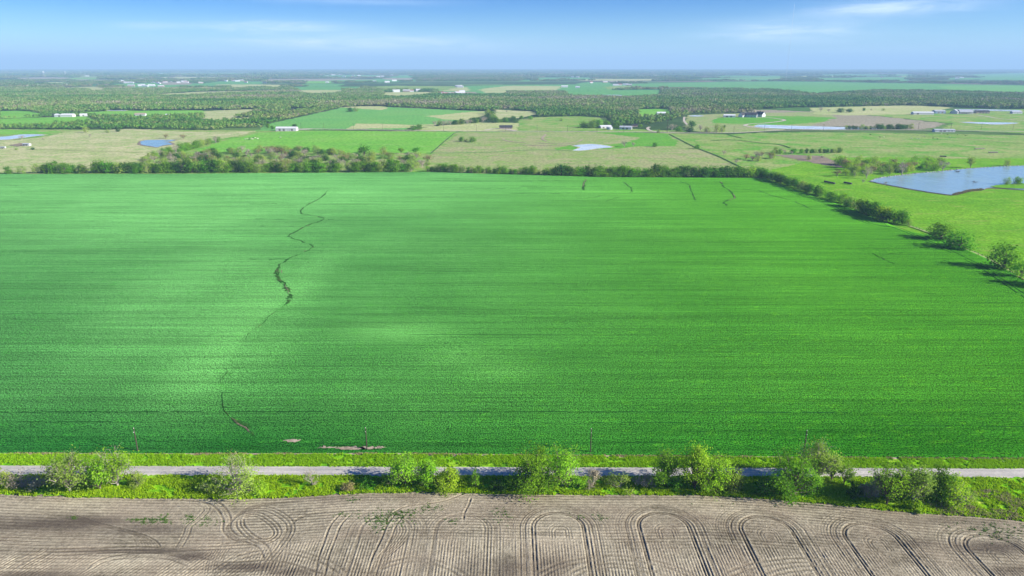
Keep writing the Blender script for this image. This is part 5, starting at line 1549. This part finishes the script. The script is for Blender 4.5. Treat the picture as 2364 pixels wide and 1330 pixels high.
o = tag(link('utility_pole', FPM, None, (x, y, 0), 0, (1.5, 1.5, 2.1)), 'tall thick pole at the far road junction, higher than the others', 'utility pole')

# round bales laid in rows
def bale_mesh(mat, name='hay_bale'):
    V, Fq = [], []
    prof = [(-.75, .45), (-.75, .68), (-.70, .75), (.70, .75), (.75, .68), (.75, .45)]
    ns = 14
    for xx, rr in prof:
        for s in range(ns):
            a = 2 * math.pi * s / ns
            V.append((xx, rr * math.cos(a), .75 + rr * math.sin(a)))
    for i in range(5):
        for s in range(ns):
            Fq.append((i * ns + s, i * ns + (s + 1) % ns, (i + 1) * ns + (s + 1) % ns, (i + 1) * ns + s))
    caps = np.array([tuple(range(ns - 1, -1, -1)), tuple(range(5 * ns, 6 * ns))])
    return mesh_np(name, V, [np.array(Fq), caps], [mat], False)
BD, BH = bale_mesh(M['wrap']), bale_mesh(M['hay'])
for (p0, p1, n_, me, lb) in [((1903, 420.5), (1927, 425.5), 10, BD, 'dark round bale in the long row beside the diagonal hedge'), ((1948, 423), (1966, 426), 7, BD, 'dark round bale in the short row near the pond tip'),
                             ((2169, 362), (2185, 362.8), 6, BD, 'dark round bale in the row behind the willow thicket'), ((2250, 344.5), (2272, 344.2), 8, BH, 'old hay bale in the left row high on the right pasture'), ((2282, 353), (2303, 353), 8, BH, 'old hay bale in the right row high on the right pasture')]:
    a, b = np.array(gp(*p0)), np.array(gp(*p1))
    d = b - a
    n_ = int(np.linalg.norm(d) / 1.55)
    for i in range(n_):
        q = a + d * (i + .5) / n_
        rg = math.atan2(d[1], d[0])
        tag(link('hay_bale', me, None, (q[0], q[1], 0), rg, (1, 1.25, 1.25)), lb, 'hay bale', lb.split(' bale ')[0] + ' bales ' + lb.split(' bale ')[1])

# cattle: one continuous body grown over a skeleton
def cow_mesh(mat, graze):
    J = [((0, 0, 1.15), .40), ((.75, 0, 1.2), .38), ((-.8, 0, 1.2), .34), ((1.15, 0, 1.35 if not graze else 1.05), .22), ((1.55, 0, 1.55 if not graze else .55), .17), ((1.85, 0, 1.45 if not graze else .25), .10),
         ((.75, .26, .75), .15), ((.75, .26, .38), .08), ((.76, .26, .02), .07), ((.75, -.26, .75), .15), ((.75, -.26, .38), .08), ((.76, -.26, .02), .07),
         ((-.85, .26, .8), .18), ((-.98, .26, .45), .08), ((-.9, .26, .02), .07), ((-.85, -.26, .8), .18), ((-.98, -.26, .45), .08), ((-.9, -.26, .02), .07),
         ((-1.15, 0, 1.25), .06), ((-1.25, 0, .6), .04)]
    Ed = [(0, 1), (0, 2), (1, 3), (3, 4), (4, 5), (1, 6), (6, 7), (7, 8), (1, 9), (9, 10), (10, 11), (2, 12), (12, 13), (13, 14), (2, 15), (15, 16), (16, 17), (2, 18), (18, 19)]
    me = bpy.data.meshes.new('cow_skeleton')
    me.from_pydata([j[0] for j in J], Ed, [])
    ob = bpy.data.objects.new('cow_skeleton', me)
    COL.objects.link(ob)
    ob.modifiers.new('skin', 'SKIN')
    ob.modifiers.new('sub', 'SUBSURF').levels = 1
    for i, j in enumerate(J):
        me.skin_vertices[0].data[i].radius = (j[1], j[1])
    me.skin_vertices[0].data[0].use_root = True
    dg = bpy.context.evaluated_depsgraph_get()
    out = bpy.data.meshes.new_from_object(ob.evaluated_get(dg))
    out.name = 'cow'
    out.materials.clear()
    out.materials.append(mat)
    bpy.data.objects.remove(ob)
    return out
M['cow_black'] = plain_mat('cow_black', (.02, .018, .016), .8, .3, 2)
M['cow_white'] = plain_mat('cow_cream', (.62, .57, .48), .8, .15, 2)
COWS = {('b', 0): cow_mesh(M['cow_black'], False), ('b', 1): cow_mesh(M['cow_black'], True), ('w', 0): cow_mesh(M['cow_white'], False), ('w', 1): cow_mesh(M['cow_white'], True)}
CR = np.random.default_rng(4)
for px, py, c, g in [(2009, 312, 'b', 0), (2031, 317.5, 'b', 0), (2041, 317, 'w', 0), (2104, 320.5, 'w', 0), (2117, 321, 'w', 0), (2121, 321.5, 'w', 0), (2133, 317, 'w', 0), (2154, 320, 'b', 0), (2164, 322, 'b', 0), (2173, 310.5, 'w', 0), (2187, 311.5, 'b', 0), (2192, 318, 'w', 0), (2210, 312.5, 'b', 0), (2228, 314.5, 'b', 0), (2232, 314, 'b', 0)]:
    x, y = gp(px, py)
    i = int(CR.integers(2))
    tag(link('cow', COWS[(c, i)], None, (x, y, 0), CR.uniform(0, 6.28), (1.1, 1.1, 1.1)), ('black' if c == 'b' else 'cream') + ' cow in the herd spread over the right pasture', 'cow', 'herd of cattle on the right pasture')
for px, py, c in [(566, 322, 'w'), (571, 321.5, 'w'), (576, 320.5, 'b'), (580, 321, 'w'), (585, 319.5, 'b'), (589, 319.5, 'w'), (595, 321, 'w'), (647, 318.5, 'w'), (575, 323.5, 'b'), (583, 322.5, 'w')]:
    x, y = gp(px, py)
    i = int(CR.integers(2))
    tag(link('cow', COWS[(c, i)], None, (x, y, 0), CR.uniform(-.8, .8), (1.15, 1.15, 1.15)), ('black' if c == 'b' else 'cream') + ' cow in the small herd on the bright crop field', 'cow', 'small herd on the bright crop field')

# snags and a stump in the big pond
def snag(px, py, s, label, seed):
    r = np.random.default_rng(seed)
    A = Acc()
    for i in range(9):
        a = r.uniform(0, 6.28)
        e = np.array([math.cos(a) * s, math.sin(a) * s, r.uniform(.2, .9) * s * .6])
        v, f = tube([(0, 0, -.2), e * .5 + r.normal(0, .2, 3), e], [.22, .15, .05], 5)
        A.add(v, f)
    x, y = gp(px, py)
    tag(link('dead_branch', A.mesh('dead_branch', M['barkdark']), None, (x, y, .42)), label, 'dead branch')
snag(2210, 397.5, 4.2, 'fallen dead branches lying in the water by the far bank', 1)
snag(2250, 421.5, 3.2, 'dark snag sticking out of the middle of the pond', 2)
snag(2232, 444, 3.0, 'reedy dead branches at the bottom corner of the pond', 3)
snag(2216, 447, 2.4, 'small twig heap at the bottom tip of the pond', 4)
M['reed'] = leaf_mat('reed_leaves', (.16, .14, .07), (.30, .26, .14), .2, 0)
n = 900
rx_, ry_ = [], []
for i in range(n):
    q = [(2202, 450.5), (2222, 446), (2240, 441), (2268, 438.5)]
    t_ = r.uniform(0, 2.99); j = int(t_); u = t_ - j
    g_ = gp(q[j][0] + (q[j + 1][0] - q[j][0]) * u + r.normal(0, 2.5), q[j][1] + (q[j + 1][1] - q[j][1]) * u + r.normal(0, .9))
    rx_.append(g_[0]); ry_.append(g_[1])
grass('pond_reeds', np.array(rx_), np.array(ry_), .42, .9, M['reed'], 8)

# rocks lining the far bank
M['rock'] = plain_mat('bank_rock', (.30, .28, .25), .9, .3, 2)
def rock_mesh(seed):
    bm = bmesh.new()
    bmesh.ops.create_icosphere(bm, subdivisions=2, radius=.7)
    r = random.Random(seed)
    ph = [r.uniform(0, 6) for _ in range(6)]
    for v in bm.verts:
        s = 1 + .22 * math.sin(v.co.x * 4 + ph[0]) + .18 * math.sin(v.co.y * 5 + ph[1]) + .14 * math.sin(v.co.z * 6 + ph[2])
        v.co *= s
        v.co.z *= .7
    me = bpy.data.meshes.new('rock')
    bm.to_mesh(me); bm.free()
    me.materials.append(M['rock'])
    return me
RM = [rock_mesh(i) for i in range(4)]
bank = spline(pxs((2010, 418), (2030, 411.5), (2084, 404.5), (2130, 399.5), (2170, 396), (2239, 389.5), (2322, 384.3), (2400, 382.6)), 12)
r = np.random.default_rng(12)
s = np.concatenate([[0], np.cumsum(np.linalg.norm(np.diff(bank, axis=0), axis=1))])
for i in range(110):
    q = s[-1] * (i + r.random()) / 110
    x, y = np.interp(q, s, bank[:, 0]) + r.normal(0, .5), np.interp(q, s, bank[:, 1]) + r.normal(0, .5)
    sc_ = r.uniform(.7, 1.5)
    tag(link('rock', RM[i % 4], None, (x, y, .3), r.uniform(0, 6), (sc_ * 1.3, sc_, sc_)), 'grey boulder lining the far bank of the big pond', 'rock', 'boulders lining the far bank of the big pond')

# field fences: posts and wires, each run one thing
def fence(P, label, step=4.0, h=1.3):
    W = np.array(pxs(*P))
    s = np.concatenate([[0], np.cumsum(np.linalg.norm(np.diff(W, axis=0), axis=1))])
    n_ = int(s[-1] / step)
    q = np.linspace(0, s[-1], n_)
    xs, ys = np.interp(q, s, W[:, 0]), np.interp(q, s, W[:, 1])
    A, B = Acc(), Acc()
    for x, y in zip(xs, ys):
        v, f = box_v(x - .09, x + .09, y - .09, y + .09, -.2, h); A.add(v, f)
    for z in (.4, .8, 1.2):
        v, f = tube([(x, y, z) for x, y in zip(xs[::4], ys[::4])], [.02] * len(xs[::4]), 3); B.add(v, f)
    o = thing('wire_fence', label, 'fence', (W[0, 0], W[0, 1], 0))
    for nm, acc, mt in (('posts', A, M['wood']), ('wires', B, M['steel'])):
        me = acc.mesh(nm, mt)
        me.transform(Matrix.Translation((-W[0, 0], -W[0, 1], 0)))
        c = link('post_line' if nm == 'posts' else 'wire', me, o)
        c['kind'] = 'stuff'
fence([(1545, 310), (1600, 338), (1660, 362), (1728, 395)], 'dark wire fence running diagonally across the centre pasture')
fence([(995, 354), (1046, 310), (1058, 305)], 'wire fence along the right side of the bright crop field')
fence([(2100, 521), (2150, 539), (2280, 596), (2364, 643), (2450, 695)], 'old wire fence between the wheat and the bright pasture')
path('fence_grass', [(1545, 310), (1600, 338), (1660, 362), (1728, 395)], 2.2, M['gully'], 0.16)
path('fence_grass', [(995, 354), (1046, 310), (1058, 305)], 1.6, M['gully'], 0.16)
path('fence_grass', [(2100, 522), (2150, 540), (2280, 598), (2364, 646), (2450, 698)], 2.2, M['pasture_tan'], 0.16)
path('drainage_ditch', [(1640, 325), (1690, 323), (1730, 327), (1765, 331), (1800, 334), (1825, 342)], 3.5, M['gully'], 0.17)
path('drainage_ditch', [(1680, 311), (1700, 316), (1712, 319)], 3.5, M['gully'], 0.17)
path('drainage_ditch', [(2100, 312), (2200, 318), (2300, 327), (2364, 333)], 2.0, M['gully'], 0.17)

# distant settlement houses
HS = np.random.default_rng(31)
WALLS = [M['white_metal'], M['white_metal'], M['brick'], M['white_roof']]
ROOFS = [M['white_roof'], M['white_roof'], M['grey_metal'], M['stain'], M['white_metal']]
def far_house_meshes(L, W, hw, hr, wall, roof):
    hx, hy = L / 2, W / 2
    v = np.array([(-hx, -hy, -.7), (hx, -hy, -.7), (hx, hy, -.7), (-hx, hy, -.7), (-hx, -hy, hw), (hx, -hy, hw), (hx, hy, hw), (-hx, hy, hw), (-hx, 0, hw + hr), (hx, 0, hw + hr)], float)
    wm = mesh_np('wall', v, [np.array([(0, 1, 5, 4), (2, 3, 7, 6)]), np.array([(1, 2, 6, 9, 5), (3, 0, 4, 8, 7)])], [wall])
    v = np.array([(-hx - .6, -hy - .6, hw - .2), (hx + .6, -hy - .6, hw - .2), (hx + .6, 0, hw + hr + .2), (-hx - .6, 0, hw + hr + .2), (hx + .6, hy + .6, hw - .2), (-hx - .6, hy + .6, hw - .2)], float)
    rm = mesh_np('roof', v, np.array([(0, 1, 2, 3), (3, 2, 4, 5)]), [roof])
    return wm, rm
FH = [far_house_meshes(HS.uniform(20, 42), HS.uniform(11, 17), HS.uniform(4.5, 6.5), HS.uniform(2.2, 4), WALLS[i % 4], ROOFS[i % 5]) for i in range(10)]
for (cx, cyp, sx, sy, n_, lb) in [(145, 198.5, 8, .8, 3, 'white building of the small farm on the far left plain'), (95, 201, 8, .8, 3, 'pale building hidden in trees on the far left plain'), (285, 189, 22, 1.6, 14, 'pale house in the left cluster of the distant settlement'), (370, 189.5, 40, 2.0, 26, 'pale house in the right cluster of the distant settlement'),
                              (330, 199, 30, 1.2, 7, 'house below the distant settlement'), (150, 175.5, 60, .9, 14, 'white house below the two water towers'), (470, 186, 25, 1.5, 9, 'white building right of the distant settlement'), (430, 172, 60, 1.6, 14, 'white speck of a house on the far left horizon plain'), (530, 187, 20, 1.2, 6, 'house by the distant pale field'),
                              (620, 191, 20, 1.2, 6, 'white building at the left of the far middle plain'), (800, 176, 60, 2.2, 16, 'pale house in the distant town beyond the forest'), (850, 189, 40, 1.5, 5, 'building by the distant middle fields'), (935, 211, 24, 1.2, 5, 'farm building at the clearing in the forest belt'), (1000, 216, 14, 1.4, 4, 'farm building right of the forest clearing'),
                              (1060, 201, 10, .8, 3, 'building beside the pale distant field'), (1320, 202.5, 10, .8, 2, 'white barn in the far green field'), (1435, 197, 18, .9, 4, 'building at the edge of the far green field'), (1390, 191.5, 20, .8, 3, 'white building behind the far green field'), (1340, 178, 50, 1, 5, 'white speck building on the middle horizon plain'), (2215, 181, 8, .8, 3, 'white building on the far right plain'), (1990, 178, 60, 1, 4, 'pale building on the far right horizon plain'), (1510, 178, 40, 1, 4, 'pale building right of the middle horizon plain'), (1060, 214.5, 12, 1, 4, 'farm shed among grey trees at the forest belt')]:
    for i in range(n_):
        px, py = cx + HS.normal(0, sx), cyp + HS.normal(0, sy)
        x, y = gp(px, py)
        o = thing('house', lb, 'house', (x, y, 0), HS.uniform(-.5, .5), lb.replace('house', 'houses').replace('building', 'buildings').replace('barn', 'barns').replace('shed', 'sheds'))
        wm, rm = FH[int(HS.integers(10))]
        o.scale = (1, 1, 1.25)
        link('wall', wm, o)
        link('roof', rm, o)

# water towers on the left skyline
def water_tower(px, py, h, fat, label):
    x, y = gp(px, py)
    o = thing('water_tower', label, 'water tower', (x, y, 0))
    ns = 20
    prof = [(0, h), (fat * .6, h * .97), (fat, h * .88), (fat, h * .78), (fat * .6, h * .70), (1.8, h * .66)]
    V = np.array([(rr * math.cos(2 * math.pi * s / ns), rr * math.sin(2 * math.pi * s / ns), z) for rr, z in prof for s in range(ns)])
    f = np.array([(i * ns + s, (i + 1) * ns + s, (i + 1) * ns + (s + 1) % ns, i * ns + (s + 1) % ns) for i in range(len(prof) - 1) for s in range(ns)])
    link('tank', mesh_np('tank', V, f, [M['white_roof']], True), o)
    v, f = tube([(0, 0, -1), (0, 0, h * .1), (0, 0, h * .67)], [4.5, 2.2, 1.9], 12)
    link('stem', mesh_np('stem', v, f, [M['white_metal']], True), o)
water_tower(101.5, 176.0, 62, 13, 'white bulbous water tower on the left skyline')
water_tower(151.5, 175.6, 60, 7, 'slim white water tower right of the bulbous one')

# guyed radio mast on the right
x, y = gp(1814, 188)
mh = height_to(y, 8)
o = thing('radio_mast', 'very tall thin guyed mast reaching into the sky', 'mast', (x, y, 0))
A = Acc()
for a in range(3):
    t_ = 2 * math.pi * a / 3
    v, f = tube([(1.0 * math.cos(t_), 1.0 * math.sin(t_), z) for z in (0, mh * .5, mh)], [.22] * 3, 4); A.add(v, f)
nz = int(mh / 6)
for i in range(nz):
    for a in range(3):
        t0_, t1_ = 2 * math.pi * (a + i) / 3, 2 * math.pi * (a + i + 1) / 3
        v, f = tube([(math.cos(t0_), math.sin(t0_), mh * i / nz), (math.cos(t1_), math.sin(t1_), mh * (i + 1) / nz)], [.12, .12], 3); A.add(v, f)
link('lattice', A.mesh('lattice', M['steel']), o)
for lev in (.3, .6, .92):
    for a in range(3):
        t_ = 2 * math.pi * a / 3 + .3
        v, f = tube([(0, 0, mh * lev), (mh * .6 * math.cos(t_), mh * .6 * math.sin(t_), 0)], [.05, .05], 3)
        link('guy_wire', mesh_np('guy_wire', v, f, [M['steel']]), o)

# ------------------------------------------------------------------ haze
hm = bpy.data.materials.new('haze')
hm.use_nodes = True
hm.node_tree.nodes.clear()
k = NT(hm.node_tree)
ho = k.n('ShaderNodeOutputMaterial')
pv = k.n('ShaderNodeVolumePrincipled')
k.inp(pv, 'Color', HAZE_COLOR)
k.inp(pv, 'Density', HAZE_DENSITY)
k.inp(pv, 'Anisotropy', 0.0)
k.t.links.new(pv.outputs[0], ho.inputs['Volume'])
v, f = box_v(-46000, 46000, -46000, 46000, -1.7, mh + 12)
tag(link('haze', mesh_np('haze', v, f, [hm])), kind='stuff')

SC.cycles.volume_bounces = 0
SC.cycles.max_bounces = 6
SC.cycles.transparent_max_bounces = 8
SC.cycles.use_denoising = True
